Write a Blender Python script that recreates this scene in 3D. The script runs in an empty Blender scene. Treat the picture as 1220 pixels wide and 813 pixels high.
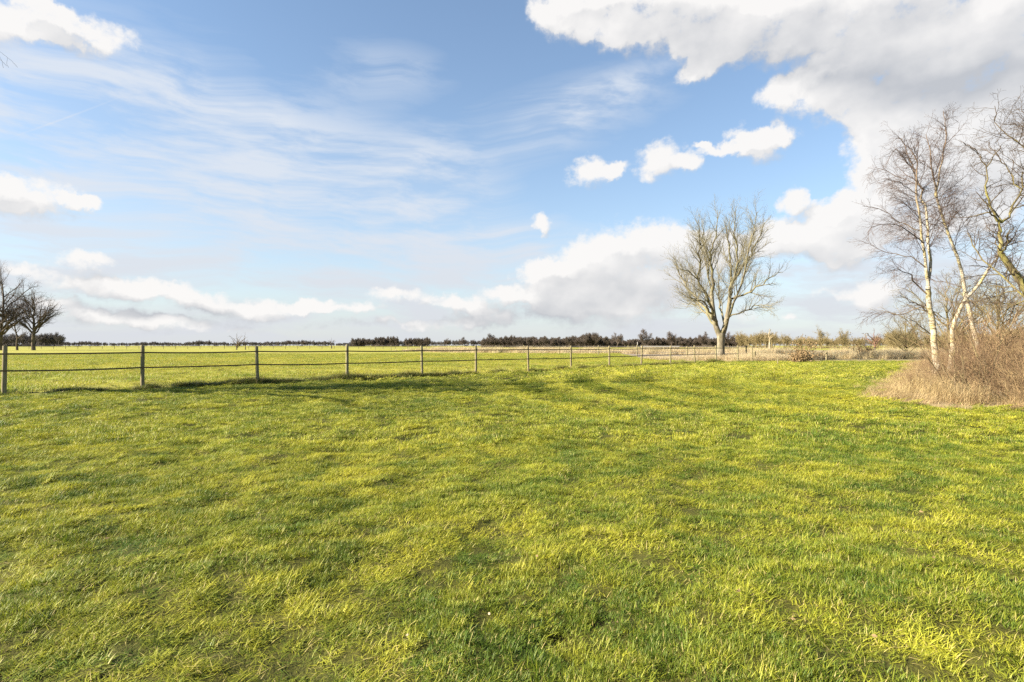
import bpy, math, random
import numpy as np
R = math.radians
scene = bpy.context.scene
COL = scene.collection
PXF, CX, HY, CAMH = 678.0, 610.0, 411.5, 1.35      # focal length, centre, horizon (photo pixels), eye height

# ------------------------------------------------------------------ camera
cam_d = bpy.data.cameras.new('camera'); cam = bpy.data.objects.new('camera', cam_d); COL.objects.link(cam)
cam.location = (0, 0, CAMH); cam.rotation_euler = (R(90), 0, 0)
cam_d.sensor_width = 36.0; cam_d.lens = 36.0 * PXF / 1220.0
cam_d.shift_y = (HY - 406.5) / 1220.0
cam_d.clip_start = 0.05; cam_d.clip_end = 20000
scene.camera = cam

# ------------------------------------------------------------------ light and exposure
SUN_AZ, SUN_EL = 255.0, 27.0                       # from +Y clockwise: behind the camera on the left
sun_d = bpy.data.lights.new('sun', 'SUN'); sun_d.energy = 5.0; sun_d.angle = R(0.53); sun_d.color = (1.0, 0.91, 0.76)
sun = bpy.data.objects.new('sun', sun_d); COL.objects.link(sun)
sun.rotation_euler = (R(90 - SUN_EL), 0, R(180 - SUN_AZ))
scene.view_settings.view_transform = 'Standard'
scene.view_settings.look = 'None'
scene.view_settings.gamma = 1.0
scene.view_settings.use_curve_mapping = False
scene.view_settings.exposure = 1.9
scene.cycles.use_denoising = False
scene.cycles.max_bounces = 8
scene.cycles.transparent_max_bounces = 8

# ------------------------------------------------------------------ node helpers
class NT:
    def __init__(s, tree): s.t = tree
    def n(s, typ, **kw):
        nd = s.t.nodes.new(typ)
        for k, v in kw.items():
            if k.startswith('in_'):
                key = k[3:]
                nd.inputs[int(key) if key.isdigit() else key].default_value = v
            else: setattr(nd, k, v)
        return nd
    def l(s, a, b): s.t.links.new(a, b)
    def put(s, sock, v):
        if isinstance(v, bpy.types.NodeSocket): s.l(v, sock)
        else: sock.default_value = v
    def m(s, op, a, b=None, c=None, clamp=False):
        nd = s.n('ShaderNodeMath', operation=op, use_clamp=clamp)
        s.put(nd.inputs[0], a)
        if b is not None: s.put(nd.inputs[1], b)
        if c is not None: s.put(nd.inputs[2], c)
        return nd.outputs[0]
    def v(s, op, a, b=None):
        nd = s.n('ShaderNodeVectorMath', operation=op)
        s.put(nd.inputs[0], a)
        if b is not None: s.put(nd.inputs[1], b)
        return nd.outputs[0]
    def ss(s, x, lo, hi, a=0.0, b=1.0):
        nd = s.n('ShaderNodeMapRange', interpolation_type='SMOOTHSTEP')
        s.put(nd.inputs['Value'], x)
        s.put(nd.inputs['From Min'], lo); s.put(nd.inputs['From Max'], hi)
        s.put(nd.inputs['To Min'], a); s.put(nd.inputs['To Max'], b)
        return nd.outputs['Result']
    def mix(s, f, a, b, typ='RGBA', blend='MIX'):
        nd = s.n('ShaderNodeMix', data_type=typ)
        if typ == 'RGBA': nd.blend_type = blend
        i = {'RGBA': (6, 7, 2), 'FLOAT': (2, 3, 0)}[typ]
        s.put(nd.inputs[0], f)
        for k, val in ((i[0], a), (i[1], b)):
            if typ == 'RGBA' and not isinstance(val, bpy.types.NodeSocket) and len(val) == 3: val = (*val, 1)
            s.put(nd.inputs[k], val)
        return nd.outputs[i[2]]
    def noise(s, vec, scale, detail=4, rough=0.5, dim='3D', dist=0.0, lac=2.0):
        nd = s.n('ShaderNodeTexNoise', noise_dimensions=dim)
        if vec is not None: s.l(vec, nd.inputs['Vector'])
        nd.inputs['Scale'].default_value = scale; nd.inputs['Detail'].default_value = detail
        nd.inputs['Roughness'].default_value = rough; nd.inputs['Distortion'].default_value = dist
        nd.inputs['Lacunarity'].default_value = lac
        return nd.outputs['Fac']
    def mapping(s, vec, loc=(0, 0, 0), rot=(0, 0, 0), sc=(1, 1, 1), vt='POINT'):
        nd = s.n('ShaderNodeMapping', vector_type=vt)
        s.l(vec, nd.inputs[0]); nd.inputs['Location'].default_value = loc
        nd.inputs['Rotation'].default_value = rot; nd.inputs['Scale'].default_value = sc
        return nd.outputs[0]

# ------------------------------------------------------------------ sky: Nishita plus cumulus, cirrus, horizon veil
def azel(px, py):
    a = math.atan((px - CX) / PXF); e = math.atan((HY - py) / PXF * math.cos(a)); return a, e
def blob_vec(px, py, rx, ry, rot=0.0):
    a, e = azel(px, py)
    return (a, e, 0), (rx / PXF * math.cos(a) ** 2, ry / PXF * math.cos(a) * math.cos(e) ** 2, 1.0), (0, 0, R(rot))
def blob_sum(nt, P, blobs):
    tot = None
    for b in blobs:
        w = b[5] if len(b) > 5 else 1.0
        loc, sc, rot = blob_vec(b[0], b[1], b[2], b[3], b[4] if len(b) > 4 else 0)
        mp = nt.mapping(P, loc, rot, sc, 'TEXTURE')
        g = nt.n('ShaderNodeTexGradient', gradient_type='SPHERICAL'); nt.l(mp, g.inputs[0])
        if tot is None: tot = nt.m('MULTIPLY', g.outputs['Fac'], w)
        else: tot = nt.m('MULTIPLY_ADD', g.outputs['Fac'], w, tot)
    return tot
# (photo x, y, radius x, radius y, tilt, weight)
CUMULUS = [
    # big cloud over the top right
    (690, 20, 66, 40), (735, 36, 50, 34), (780, 24, 110, 56), (850, 40, 70, 60), (900, 26, 110, 66), (1000, 25, 150, 80), (1130, 30, 180, 110),
    (1240, 60, 130, 130), (835, 84, 40, 24, 20), (1090, 100, 130, 84), (1190, 140, 120, 110), (740, 0, 130, 40), (985, 90, 70, 30),
    (940, 116, 62, 28, -8), (1005, 132, 62, 36), (1045, 180, 58, 56), (1110, 220, 105, 90), (1030, 232, 50, 38),
    (990, 250, 44, 24), (950, 236, 20, 18), (1065, 270, 76, 42), (1180, 240, 90, 80),
    # the row of puffs
    (706, 206, 48, 25), (738, 203, 22, 13), (790, 192, 42, 33), (826, 197, 26, 17), (884, 167, 30, 26), (902, 177, 44, 26), (926, 160, 25, 22), (856, 175, 36, 13), (838, 171, 18, 7),
    (640, 268, 16, 17),
    # bank behind the tree
    (765, 292, 90, 44), (700, 318, 80, 42), (655, 345, 60, 38), (790, 325, 110, 60), (715, 362, 130, 46), (835, 290, 66, 32), (640, 322, 40, 20),
    (940, 280, 66, 38), (985, 296, 50, 40), (895, 296, 70, 30, 0, .8), (1010, 290, 50, 34),
    (1040, 352, 58, 40), (945, 376, 24, 10, 0, .8), (880, 374, 50, 14, 0, .5), (985, 350, 40, 12, 0, .5),
    # left clouds
    (38, 14, 70, 34), (105, 42, 80, 34), (60, 30, 56, 32), (-20, 25, 60, 40), (42, 236, 100, 36), (-10, 232, 60, 34), (100, 238, 28, 12),
    # low banks on the left
    (104, 312, 56, 14), (88, 336, 62, 20, 0, .9), (150, 352, 70, 18, -4, .85), (200, 345, 90, 14, -6, .85), (250, 362, 60, 13, 0, .8), (300, 374, 60, 13, -4, .9), (350, 364, 66, 13, 0, .9), (110, 376, 130, 18, 0, .7),
    (470, 351, 44, 11, 0, .85), (420, 366, 90, 12, 0, .7), (540, 362, 60, 13, -6, .8), (200, 380, 120, 12, 0, .75), (280, 392, 160, 11, 0, .6), (480, 386, 150, 12, 0, .7), (60, 360, 50, 14, 0, .8), (30, 318, 44, 13, 0, .7), (590, 352, 40, 14, 0, .8), (585, 378, 60, 20, 0, .8),
    # outside the frame
    (1420, 160, 200, 150), (1500, 320, 240, 60), (-220, 330, 200, 40), (-300, 130, 160, 70)]
SHADES = [(120, 345, 170, 36, -3, .35), (320, 368, 160, 26, 0, .35), (520, 365, 130, 24, 0, .3), (690, 300, 140, 30, 0, .1), (165, 372, 110, 12, 0, .25), (340, 384, 90, 10, 0, .25), (450, 378, 90, 10, 0, .2), (960, 55, 190, 60, 0, .55), (1110, 100, 180, 60, 0, .85), (1010, 95, 120, 34, 0, .5), (1220, 105, 120, 60, 0, .5), (820, 50, 90, 38, 0, .35),
    (1150, 205, 110, 60, 0, .2), (960, 120, 80, 26, -6, -.45), (1050, 152, 80, 44, 0, -.3), (1045, 205, 66, 60, 0, -.3), (760, 276, 80, 20, 0, -.3), (955, 276, 60, 28, 0, -.25), (1160, 165, 90, 40, 0, -.25),
    (700, 362, 160, 44, 0, .38), (790, 336, 90, 40, 0, .28), (630, 372, 90, 30, 0, .35), (110, 380, 190, 34, 0, .35), (90, 352, 70, 14, 0, .3), (300, 388, 240, 20, 0, .35),
    (520, 388, 200, 24, 0, .6), (960, 310, 60, 18, 0, .3), (60, 255, 70, 14, 0, .25), (240, 372, 100, 12, 0, .5), (880, 380, 90, 24, 0, .5)]
VEIL = [(1130, 320, 260, 130, 0, .8), (230, 372, 430, 58, 0, .9), (560, 380, 330, 60, 0, .8), (330, 345, 330, 40, -3, .5), (960, 370, 260, 60, 0, .7), (250, 215, 520, 190, -8, .75), (420, 280, 330, 150, -12, .75), (120, 150, 300, 120, 4, .6), (60, 330, 300, 120, 0, .7), (640, 150, 240, 60, 14, .55),
    (460, 85, 110, 50, 0, .4), (560, 340, 260, 110, 0, .7), (1000, 330, 240, 70, 0, .5), (820, 400, 500, 110, 0, .5), (700, 120, 120, 30, 15, .5)]
world = bpy.data.worlds.new('World'); scene.world = world; world.use_nodes = True
wt = NT(world.node_tree); world.node_tree.nodes.clear()
tc = wt.n('ShaderNodeTexCoord')
sep = wt.n('ShaderNodeSeparateXYZ'); wt.l(tc.outputs['Generated'], sep.inputs[0])
az = wt.m('ARCTAN2', sep.outputs[0], sep.outputs[1]); el = wt.m('ARCSINE', sep.outputs[2])
cmb = wt.n('ShaderNodeCombineXYZ'); wt.l(az, cmb.inputs[0]); wt.l(el, cmb.inputs[1])
P = cmb.outputs[0]
sky = wt.n('ShaderNodeTexSky', sky_type='NISHITA'); sky.sun_disc = False
sky.sun_elevation = R(SUN_EL); sky.sun_rotation = R(SUN_AZ); sky.altitude = 0; sky.air_density = 1.0; sky.dust_density = 0.6; sky.ozone_density = 1.6
# cloud field as a node group so that it can be sampled twice
cg = bpy.data.node_groups.new('cloud_field', 'ShaderNodeTree')
cg.interface.new_socket('P', in_out='INPUT', socket_type='NodeSocketVector')
cg.interface.new_socket('Density', in_out='OUTPUT', socket_type='NodeSocketFloat'); cg.interface.new_socket('Soft', in_out='OUTPUT', socket_type='NodeSocketFloat')
gt = NT(cg); gi = gt.n('NodeGroupInput'); go = gt.n('NodeGroupOutput')
GP = gi.outputs[0]
nv = gt.n('ShaderNodeTexNoise', noise_dimensions='2D'); gt.l(GP, nv.inputs['Vector']); nv.inputs['Scale'].default_value = 11; nv.inputs['Detail'].default_value = 3
off = gt.v('SUBTRACT', nv.outputs['Color'], (0.5, 0.5, 0.5))
off = gt.v('MULTIPLY', off, (0.05, 0.035, 0))
nv2 = gt.n('ShaderNodeTexNoise', noise_dimensions='2D'); gt.l(GP, nv2.inputs['Vector']); nv2.inputs['Scale'].default_value = 34; nv2.inputs['Detail'].default_value = 4; nv2.inputs['Roughness'].default_value = .6
off2 = gt.v('MULTIPLY', gt.v('SUBTRACT', nv2.outputs['Color'], (0.5, 0.5, 0.5)), (0.028, 0.024, 0))
WP = gt.v('ADD', gt.v('ADD', GP, off), off2)
F = gt.m('MINIMUM', blob_sum(gt, WP, CUMULUS), 0.8)
n1 = gt.noise(gt.mapping(GP, sc=(1, 1.25, 1)), 22, 10, 0.66, '2D')
n2 = gt.noise(gt.mapping(GP, sc=(1, 1.3, 1), loc=(3, 1, 0)), 7.0, 4, 0.5, '2D')
near_cloud = gt.ss(F, 0.0, 0.30)
n3 = gt.noise(gt.mapping(GP, sc=(1, 1.3, 1), loc=(1, 4, 0)), 15, 2.5, 0.5, '2D')
D = gt.m('MULTIPLY_ADD', gt.m('MULTIPLY', gt.m('SUBTRACT', n1, 0.5), near_cloud), 1.12, F)
D = gt.m('MULTIPLY_ADD', gt.m('MULTIPLY', gt.m('SUBTRACT', n2, 0.5), near_cloud), 0.35, D)
S = gt.m('MULTIPLY_ADD', gt.m('SUBTRACT', n3, 0.5), 0.55, F)
S = gt.m('MULTIPLY_ADD', gt.m('SUBTRACT', n1, 0.5), 0.22, S)
gt.l(D, go.inputs[0]); gt.l(S, go.inputs[1])
def field(vec):
    g = wt.n('ShaderNodeGroup'); g.node_tree = cg; wt.l(vec, g.inputs[0]); return g.outputs[0], g.outputs[1]
D0, S0 = field(P)
D1, S1 = field(wt.v('ADD', P, (-0.014, 0.026, 0)))
bump = wt.m('SUBTRACT', S0, S1)
fade = wt.ss(bump, -0.35, 0.06, 1.0, 0.66)
alpha = wt.ss(D0, 0.14, fade)
shade = blob_sum(wt, P, SHADES)
soft = wt.noise(wt.mapping(P, sc=(1, 1.6, 1), loc=(5, 2, 0)), 13, 5, 0.55, '2D')
lit = wt.m('MULTIPLY_ADD', bump, 1.2, 0.74)
lit = wt.m('SUBTRACT', lit, wt.m('MULTIPLY', shade, 0.85))
lit = wt.m('ADD', lit, wt.m('MULTIPLY', wt.m('SUBTRACT', soft, 0.5), 0.28), clamp=True)
K = 4.65
white = (1.02 * K, 1.0 * K, 0.98 * K); grey = (0.58 * K, 0.60 * K, 0.64 * K)
ccol = wt.mix(lit, grey, white)
skyc = wt.v('MULTIPLY', sky.outputs[0], (0.92, 1.02, 1.06))
# cirrus veil: stretched, warped noise inside broad soft regions
cw = wt.noise(P, 2.2, 3, 0.5, '2D')
cvec = wt.mapping(P, rot=(0, 0, R(14)), sc=(0.9, 5.5, 1))
cadd = wt.n('ShaderNodeCombineXYZ'); wt.l(wt.m('MULTIPLY', cw, 0.3), cadd.inputs[0]); wt.l(wt.m('MULTIPLY', cw, 0.55), cadd.inputs[1])
cn = wt.noise(wt.v('ADD', cvec, cadd.outputs[0]), 4.5, 9, 0.6, '2D')
veil = wt.m('MULTIPLY', wt.ss(cn, 0.30, 0.68, 0.18, 1.0), wt.m('MINIMUM', wt.m('MULTIPLY', blob_sum(wt, P, VEIL), 1.45), 0.92))
# the contrail at the upper left
loc, scv, _ = blob_vec(75, 142, 95, 1.7)
ct = wt.n('ShaderNodeTexGradient', gradient_type='SPHERICAL'); wt.l(wt.mapping(P, loc, (0, 0, R(33)), scv, 'TEXTURE'), ct.inputs[0])
veil = wt.m('MULTIPLY_ADD', ct.outputs['Fac'], 0.28, veil)
veil = wt.m('MAXIMUM', wt.m('MINIMUM', veil, 0.9), 0.06)
vcol = wt.mix(wt.ss(el, 0.02, 0.22), (0.78 * K, 0.80 * K, 0.85 * K), (0.80 * K, 0.86 * K, 0.95 * K))
c1 = wt.mix(veil, skyc, vcol)
hz = wt.m('POWER', 2.718, wt.m('MULTIPLY', wt.m('ABSOLUTE', el), -6.5))
c1 = wt.mix(wt.m('MULTIPLY', hz, 0.85), c1, (0.74 * K, 0.77 * K, 0.83 * K))
c2 = wt.mix(wt.m('MULTIPLY', alpha, 0.97), c1, ccol)
bg = wt.n('ShaderNodeBackground'); bg.inputs['Strength'].default_value = 0.055
wt.l(c2, bg.inputs[0]); wo = wt.n('ShaderNodeOutputWorld'); wt.l(bg.outputs[0], wo.inputs[0])
world.cycles.sampling_method = 'MANUAL'; world.cycles.sample_map_resolution = 512

# ------------------------------------------------------------------ general helpers
def W(px, py, z): return np.array([(px - CX) / PXF * z, z, CAMH + (HY - py) / PXF * z])
def gz(py): return PXF * CAMH / (py - HY)
def gnd(px, py):
    z = gz(py); return (px - CX) / PXF * z, z
_tab = np.random.default_rng(7).random((256, 256))
def vnoise(x, y, s=1.0, seed=0):
    x = np.asarray(x, float) / s + seed * 17.37; y = np.asarray(y, float) / s + seed * 9.71
    xi = np.floor(x).astype(int); yi = np.floor(y).astype(int); fx = x - xi; fy = y - yi
    fx = fx * fx * (3 - 2 * fx); fy = fy * fy * (3 - 2 * fy)
    a = _tab[xi & 255, yi & 255]; b = _tab[(xi + 1) & 255, yi & 255]; c = _tab[xi & 255, (yi + 1) & 255]; d = _tab[(xi + 1) & 255, (yi + 1) & 255]
    return (a * (1 - fx) + b * fx) * (1 - fy) + (c * (1 - fx) + d * fx) * fy
def fbm(x, y, s, oct=3, seed=0):
    t = 0; a = 1.0; n = 0
    for i in range(oct):
        t = t + a * vnoise(x, y, s / 2 ** i, seed + i * 3); n += a; a *= .5
    return t / n
def make_mesh(name, verts, faces_list, mats=(), smooth=True, attrs=None):
    """faces_list: list of int arrays (n,3) or (n,4)"""
    me = bpy.data.meshes.new(name)
    verts = np.asarray(verts, np.float32); me.vertices.add(len(verts)); me.vertices.foreach_set('co', verts.ravel())
    fl = [np.asarray(f, np.int32) for f in faces_list if len(f)]
    if fl:
        idx = np.concatenate([f.ravel() for f in fl]); tot = np.concatenate([np.full(len(f), f.shape[1], np.int32) for f in fl])
        st = np.concatenate([[0], np.cumsum(tot)[:-1]]).astype(np.int32)
        me.loops.add(len(idx)); me.loops.foreach_set('vertex_index', idx)
        me.polygons.add(len(tot)); me.polygons.foreach_set('loop_start', st); me.polygons.foreach_set('loop_total', tot)
        me.polygons.foreach_set('use_smooth', np.full(len(tot), smooth, bool))
    for k, (typ, data) in (attrs or {}).items():
        at = me.attributes.new(k, typ, 'POINT')
        at.data.foreach_set('vector' if typ == 'FLOAT_VECTOR' else 'value', np.asarray(data, np.int32 if typ == 'INT' else np.float32).ravel())
    for m in mats: me.materials.append(m)
    me.update(calc_edges=True)
    return me
def tag(o, label=None, cat=None, group=None, kind=None):
    for k, v in (('label', label), ('category', cat), ('group', group), ('kind', kind)):
        if v: o[k] = v
    return o
def link(name, me, parent=None, loc=(0, 0, 0), rotz=0.0):
    o = bpy.data.objects.new(name, me); COL.objects.link(o); o.location = loc; o.rotation_euler = (0, 0, rotz); o.parent = parent; return o
def copy_tree(o, parent=None):
    c = o.copy(); COL.objects.link(c); c.parent = parent
    for ch in list(o.children): copy_tree(ch, c)
    return c
def material(name):
    m = bpy.data.materials.new(name); m.use_nodes = True; m.node_tree.nodes.clear(); return m, NT(m.node_tree)
def finish(nt, col, rough=0.85, bumpsock=None, bumpstr=0.4, dist=0.01, translucent=0.0, spec=0.25):
    b = nt.n('ShaderNodeBsdfPrincipled'); nt.put(b.inputs['Base Color'], col if isinstance(col, bpy.types.NodeSocket) else (*col, 1))
    nt.put(b.inputs['Roughness'], rough); b.inputs['Specular IOR Level'].default_value = spec
    if bumpsock is not None:
        bp = nt.n('ShaderNodeBump'); bp.inputs['Strength'].default_value = bumpstr; bp.inputs['Distance'].default_value = dist
        nt.l(bumpsock, bp.inputs['Height']); nt.l(bp.outputs[0], b.inputs['Normal'])
    out = nt.n('ShaderNodeOutputMaterial'); sh = b.outputs[0]
    if translucent:
        t = nt.n('ShaderNodeBsdfTranslucent'); nt.put(t.inputs[0], col if isinstance(col, bpy.types.NodeSocket) else (*col, 1))
        mx = nt.n('ShaderNodeMixShader'); mx.inputs[0].default_value = translucent; nt.l(b.outputs[0], mx.inputs[1]); nt.l(t.outputs[0], mx.inputs[2]); sh = mx.outputs[0]
    nt.l(sh, out.inputs[0])

# ------------------------------------------------------------------ layout of the lawn and fence
FX = [4.4, 169.7, 307, 413.4, 503, 567, 629.5, 680.4, 726, 764, 798.6, 827.7, 853.5, 879]
FENCE = []
for n, px in enumerate(FX):
    z = 15.2 + 2.05 * n + 0.031 * n * n
    FENCE.append(((px - CX) / PXF * z, z))
FA = np.array([(FENCE[0][0] - 4 * 2.45, FENCE[0][1] - 4 * 2.0)] + FENCE + [(32.0, 56.0), (60.0, 58.0)])
def fence_y(x): return np.interp(x, FA[:, 0], FA[:, 1], left=4.0, right=58.0)
LAWN_BACK = 47.5
THICKET = np.array([(8.7, 13.9), (9.3, 12.6), (10.6, 11.7), (14, 11.0), (30, 10.0), (46, 20), (40, 46), (32, 44), (26, 38), (21.5, 31), (16.5, 24.5), (11.5, 17.6)])
def in_poly(x, y, poly):
    x = np.asarray(x); y = np.asarray(y); c = np.zeros(x.shape, bool); j = len(poly) - 1
    for i in range(len(poly)):
        xi, yi = poly[i]; xj, yj = poly[j]
        cond = ((yi > y) != (yj > y)) & (x < (xj - xi) * (y - yi) / (yj - yi + 1e-12) + xi)
        c ^= cond; j = i
    return c
def lawn_mask(x, y):
    wob = (vnoise(x, y, 1.2, 3) - .5) * .6
    f = np.clip((fence_y(x) - 0.15 - y + wob * .5) / 0.3, 0, 1)
    b = np.clip((LAWN_BACK + wob * 2 - y) / 1.0, 0, 1)
    return f * b
def stripes(x, y):
    """mower passes that loop round the thicket"""
    wx = x + (fbm(x, y, 5, 2, 40) - .5) * 1.6; wy = y + (fbm(x, y, 5, 2, 44) - .5) * 1.6
    d = np.hypot((wx - 15.5) * 1.0, (wy - 19.0) * 0.95)
    s = np.sin(2 * np.pi * d / 2.3)
    m = np.clip((d - 4) / 2, 0, 1) * np.clip((19 - d) / 6, 0, 1) * np.clip((y - 7) / 5, 0, 1)
    ln = np.exp(-(((d / 1.9) % 1.0 - .5) / .15) ** 2) * m * np.clip(fbm(x, y, 1.4, 2, 47) * 2.2 - .1, 0, 1)
    return s * m, ln
rng0 = np.random.default_rng(11)
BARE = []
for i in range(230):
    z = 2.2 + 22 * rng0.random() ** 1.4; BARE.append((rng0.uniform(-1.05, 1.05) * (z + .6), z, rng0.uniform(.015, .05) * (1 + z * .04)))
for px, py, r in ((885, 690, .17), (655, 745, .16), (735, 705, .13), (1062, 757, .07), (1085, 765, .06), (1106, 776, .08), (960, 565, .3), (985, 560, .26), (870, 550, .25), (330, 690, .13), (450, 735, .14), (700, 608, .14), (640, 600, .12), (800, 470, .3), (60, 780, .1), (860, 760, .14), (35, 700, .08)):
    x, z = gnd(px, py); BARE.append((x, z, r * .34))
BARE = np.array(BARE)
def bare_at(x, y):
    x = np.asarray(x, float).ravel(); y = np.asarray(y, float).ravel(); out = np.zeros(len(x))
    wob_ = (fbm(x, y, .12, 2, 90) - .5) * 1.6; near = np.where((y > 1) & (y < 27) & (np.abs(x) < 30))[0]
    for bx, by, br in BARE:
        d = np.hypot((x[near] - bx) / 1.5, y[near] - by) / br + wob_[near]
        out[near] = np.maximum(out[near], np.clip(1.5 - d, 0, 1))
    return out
def height(x, y):
    near = np.clip((70 - np.hypot(x, y)) / 40, 0, 1)
    h = (fbm(x, y, .40, 3, 1) - .5) * .10 + (fbm(x, y, 1.9, 2, 5) - .5) * .09
    fy = fence_y(x); h = h + .10 * np.exp(-((y - fy) / .35) ** 2) * (x < 20) * (fbm(x, y, .7, 2, 9))
    return h * near

# ------------------------------------------------------------------ ground
def grass_colour(nt, pos, fine=True):
    big = nt.noise(pos, 0.35, 4, 0.6); mid = nt.noise(pos, 2.2, 4, 0.6)
    c = nt.mix(nt.ss(mid, .3, .72), (0.130, 0.180, 0.014), (0.31, 0.29, 0.018))
    c = nt.mix(nt.ss(big, .35, .7, 0, .6), c, (0.23, 0.25, 0.015))
    return c
mg, nt = material('ground')
pos = nt.n('ShaderNodeNewGeometry').outputs['Position']
def attr(nt, name, typ='GEOMETRY'):
    a = nt.n('ShaderNodeAttribute', attribute_name=name, attribute_type=typ); return a
lawn_c = grass_colour(nt, pos)
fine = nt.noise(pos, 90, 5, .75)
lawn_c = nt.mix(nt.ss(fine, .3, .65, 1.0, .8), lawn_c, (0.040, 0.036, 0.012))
past = nt.noise(pos, .06, 5, .6); pm = nt.noise(pos, .9, 5, .65)
past_c = nt.mix(nt.ss(past, .3, .7), (0.235, 0.240, 0.035), (0.310, 0.275, 0.060))
past_c = nt.mix(nt.ss(pm, .48, .7, 0, .75), past_c, (0.13, 0.115, 0.03))
far_a = attr(nt, 'zone_lawn').outputs['Fac']
c = nt.mix(far_a, past_c, lawn_c)
dry = nt.mix(nt.noise(pos, 3, 4, .6), (0.22, 0.16, 0.085), (0.33, 0.26, 0.15))
c = nt.mix(attr(nt, 'zone_dry').outputs['Fac'], c, dry)
plough = nt.mix(nt.noise(pos, .5, 5, .6), (0.17, 0.135, 0.10), (0.24, 0.20, 0.15))
c = nt.mix(attr(nt, 'zone_plough').outputs['Fac'], c, plough)
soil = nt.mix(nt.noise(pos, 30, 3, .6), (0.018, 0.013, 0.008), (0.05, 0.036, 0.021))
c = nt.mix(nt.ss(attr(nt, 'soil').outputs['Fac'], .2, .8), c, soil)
finish(nt, c, .95, nt.noise(pos, 60, 4, .6), .6, .02, spec=.1)
ang_f = np.arange(-58, 58.01, .4); ang_b = np.arange(60, 302, 3.0)
ang = np.radians(np.concatenate([ang_f, ang_b])); rad = np.concatenate([[0.0], .7 * np.exp(np.arange(0, 725) * .0125)])
rad = rad[rad < 2600]
A_, R_ = np.meshgrid(ang, rad); gx = R_ * np.sin(A_); gy = R_ * np.cos(A_)
gx, gy = gx.ravel(), gy.ravel(); ghz = height(gx, gy) - 0.03 * bare_at(gx, gy)
na, nr = len(ang), len(rad)
ii = np.arange(nr - 1)[:, None] * na; jj = np.arange(na)[None, :]; j2 = (jj + 1) % na
quads = np.stack([ii + jj, ii + na + jj, ii + na + j2, ii + j2], -1).reshape(-1, 4)[:, ::-1]
lm = lawn_mask(gx, gy)
dryz = np.clip(in_poly(gx, gy, THICKET) * 1.0 + (gy > LAWN_BACK) * (gy < 58 + 6 * vnoise(gx, gy, 9, 2)) * (gx > 13) * .9, 0, 1)
plz = ((gy > 62) & (gy < 150) & (gx > 6 + .12 * gy) & (gx < .62 * gy)) * 1.0
me = make_mesh('ground', np.stack([gx, gy, ghz], 1), [quads], [mg], True,
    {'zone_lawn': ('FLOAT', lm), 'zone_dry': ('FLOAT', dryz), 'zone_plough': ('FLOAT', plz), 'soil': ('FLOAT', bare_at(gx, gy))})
ground = tag(link('ground', me), 'flat meadow ground reaching to the horizon', 'ground', kind='structure')

# ------------------------------------------------------------------ blades, clumps and scatter (geometry nodes on "stuff" objects)
def blades(rng, n, radius, lmin, lmax, wmin, wmax, lean=(.1, .9), seg=3, curl=.6, sq=1.0, straw=.1, tufts=0):
    """n bent tapering blades in a round patch -> verts, quads, tint, straw, t"""
    rr = radius * np.sqrt(rng.random(n)); th = rng.random(n) * 2 * np.pi
    bx, by = rr * np.cos(th), rr * np.sin(th); outx = outy = None
    if tufts:
        k = tufts; cr_ = radius * np.sqrt(rng.random(k)); ct_ = rng.random(k) * 6.283; wk = rng.integers(0, k, n); sg = radius * .55 / math.sqrt(k)
        ox, oy = rng.normal(0, sg, n), rng.normal(0, sg, n); bx, by = cr_[wk] * np.cos(ct_[wk]) + ox, cr_[wk] * np.sin(ct_[wk]) + oy; rr = np.minimum(np.hypot(bx, by), radius); outx, outy = ox, oy
    L = rng.uniform(lmin, lmax, n) * (1 - .35 * (rr / radius) ** 2 * sq); wd = rng.uniform(wmin, wmax, n)
    d = rng.random(n) * 2 * np.pi
    if tufts: d = np.arctan2(outy, outx) + rng.normal(0, .9, n); L = L * rng.uniform(.6, 1.3, tufts)[wk]
    dx, dy = np.cos(d), np.sin(d)
    a0 = rng.uniform(lean[0], lean[1], n); cu = rng.uniform(.2, 1.0, n) * curl
    V = []; px = bx.copy(); py = by.copy(); pz = np.full(n, -.008)
    sx, sy = -dy, dx
    tw = rng.uniform(-.6, .6, n)
    for k in range(seg + 1):
        t = k / seg; w = wd * (1 - t ** 1.6) * .5 + .00015
        V.append(np.stack([px - sx * w, py - sy * w, pz], 1)); V.append(np.stack([px + sx * w, py + sy * w, pz + w * tw], 1))
        a = a0 + cu * t * 1.4
        px = px + dx * np.sin(a) * L / seg; py = py + dy * np.sin(a) * L / seg; pz = pz + np.cos(a) * L / seg
    V = np.stack(V, 1); nv = V.shape[1]
    base = (np.arange(n) * nv)[:, None]
    Q = np.concatenate([base + np.array([[2 * k, 2 * k + 1, 2 * k + 3, 2 * k + 2]]) for k in range(seg)], 0)
    tint = np.repeat(rng.random(n) if not tufts else np.clip(rng.random(tufts)[wk] * .65 + rng.random(n) * .35, 0, 1), nv); st = np.repeat((rng.random(n) < straw) * rng.uniform(.5, 1, n), nv)
    t = np.tile(np.repeat(np.linspace(0, 1, seg + 1), 2), n)
    return V.reshape(-1, 3), Q, tint, st, t
def clump(name, mat, rng, **kw):
    v, q, ti, st, t = blades(rng, **kw)
    me = make_mesh(name, v, [q], [mat], True, {'tint': ('FLOAT', ti), 'straw': ('FLOAT', st), 'along': ('FLOAT', t)})
    return bpy.data.objects.new(name, me)
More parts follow.
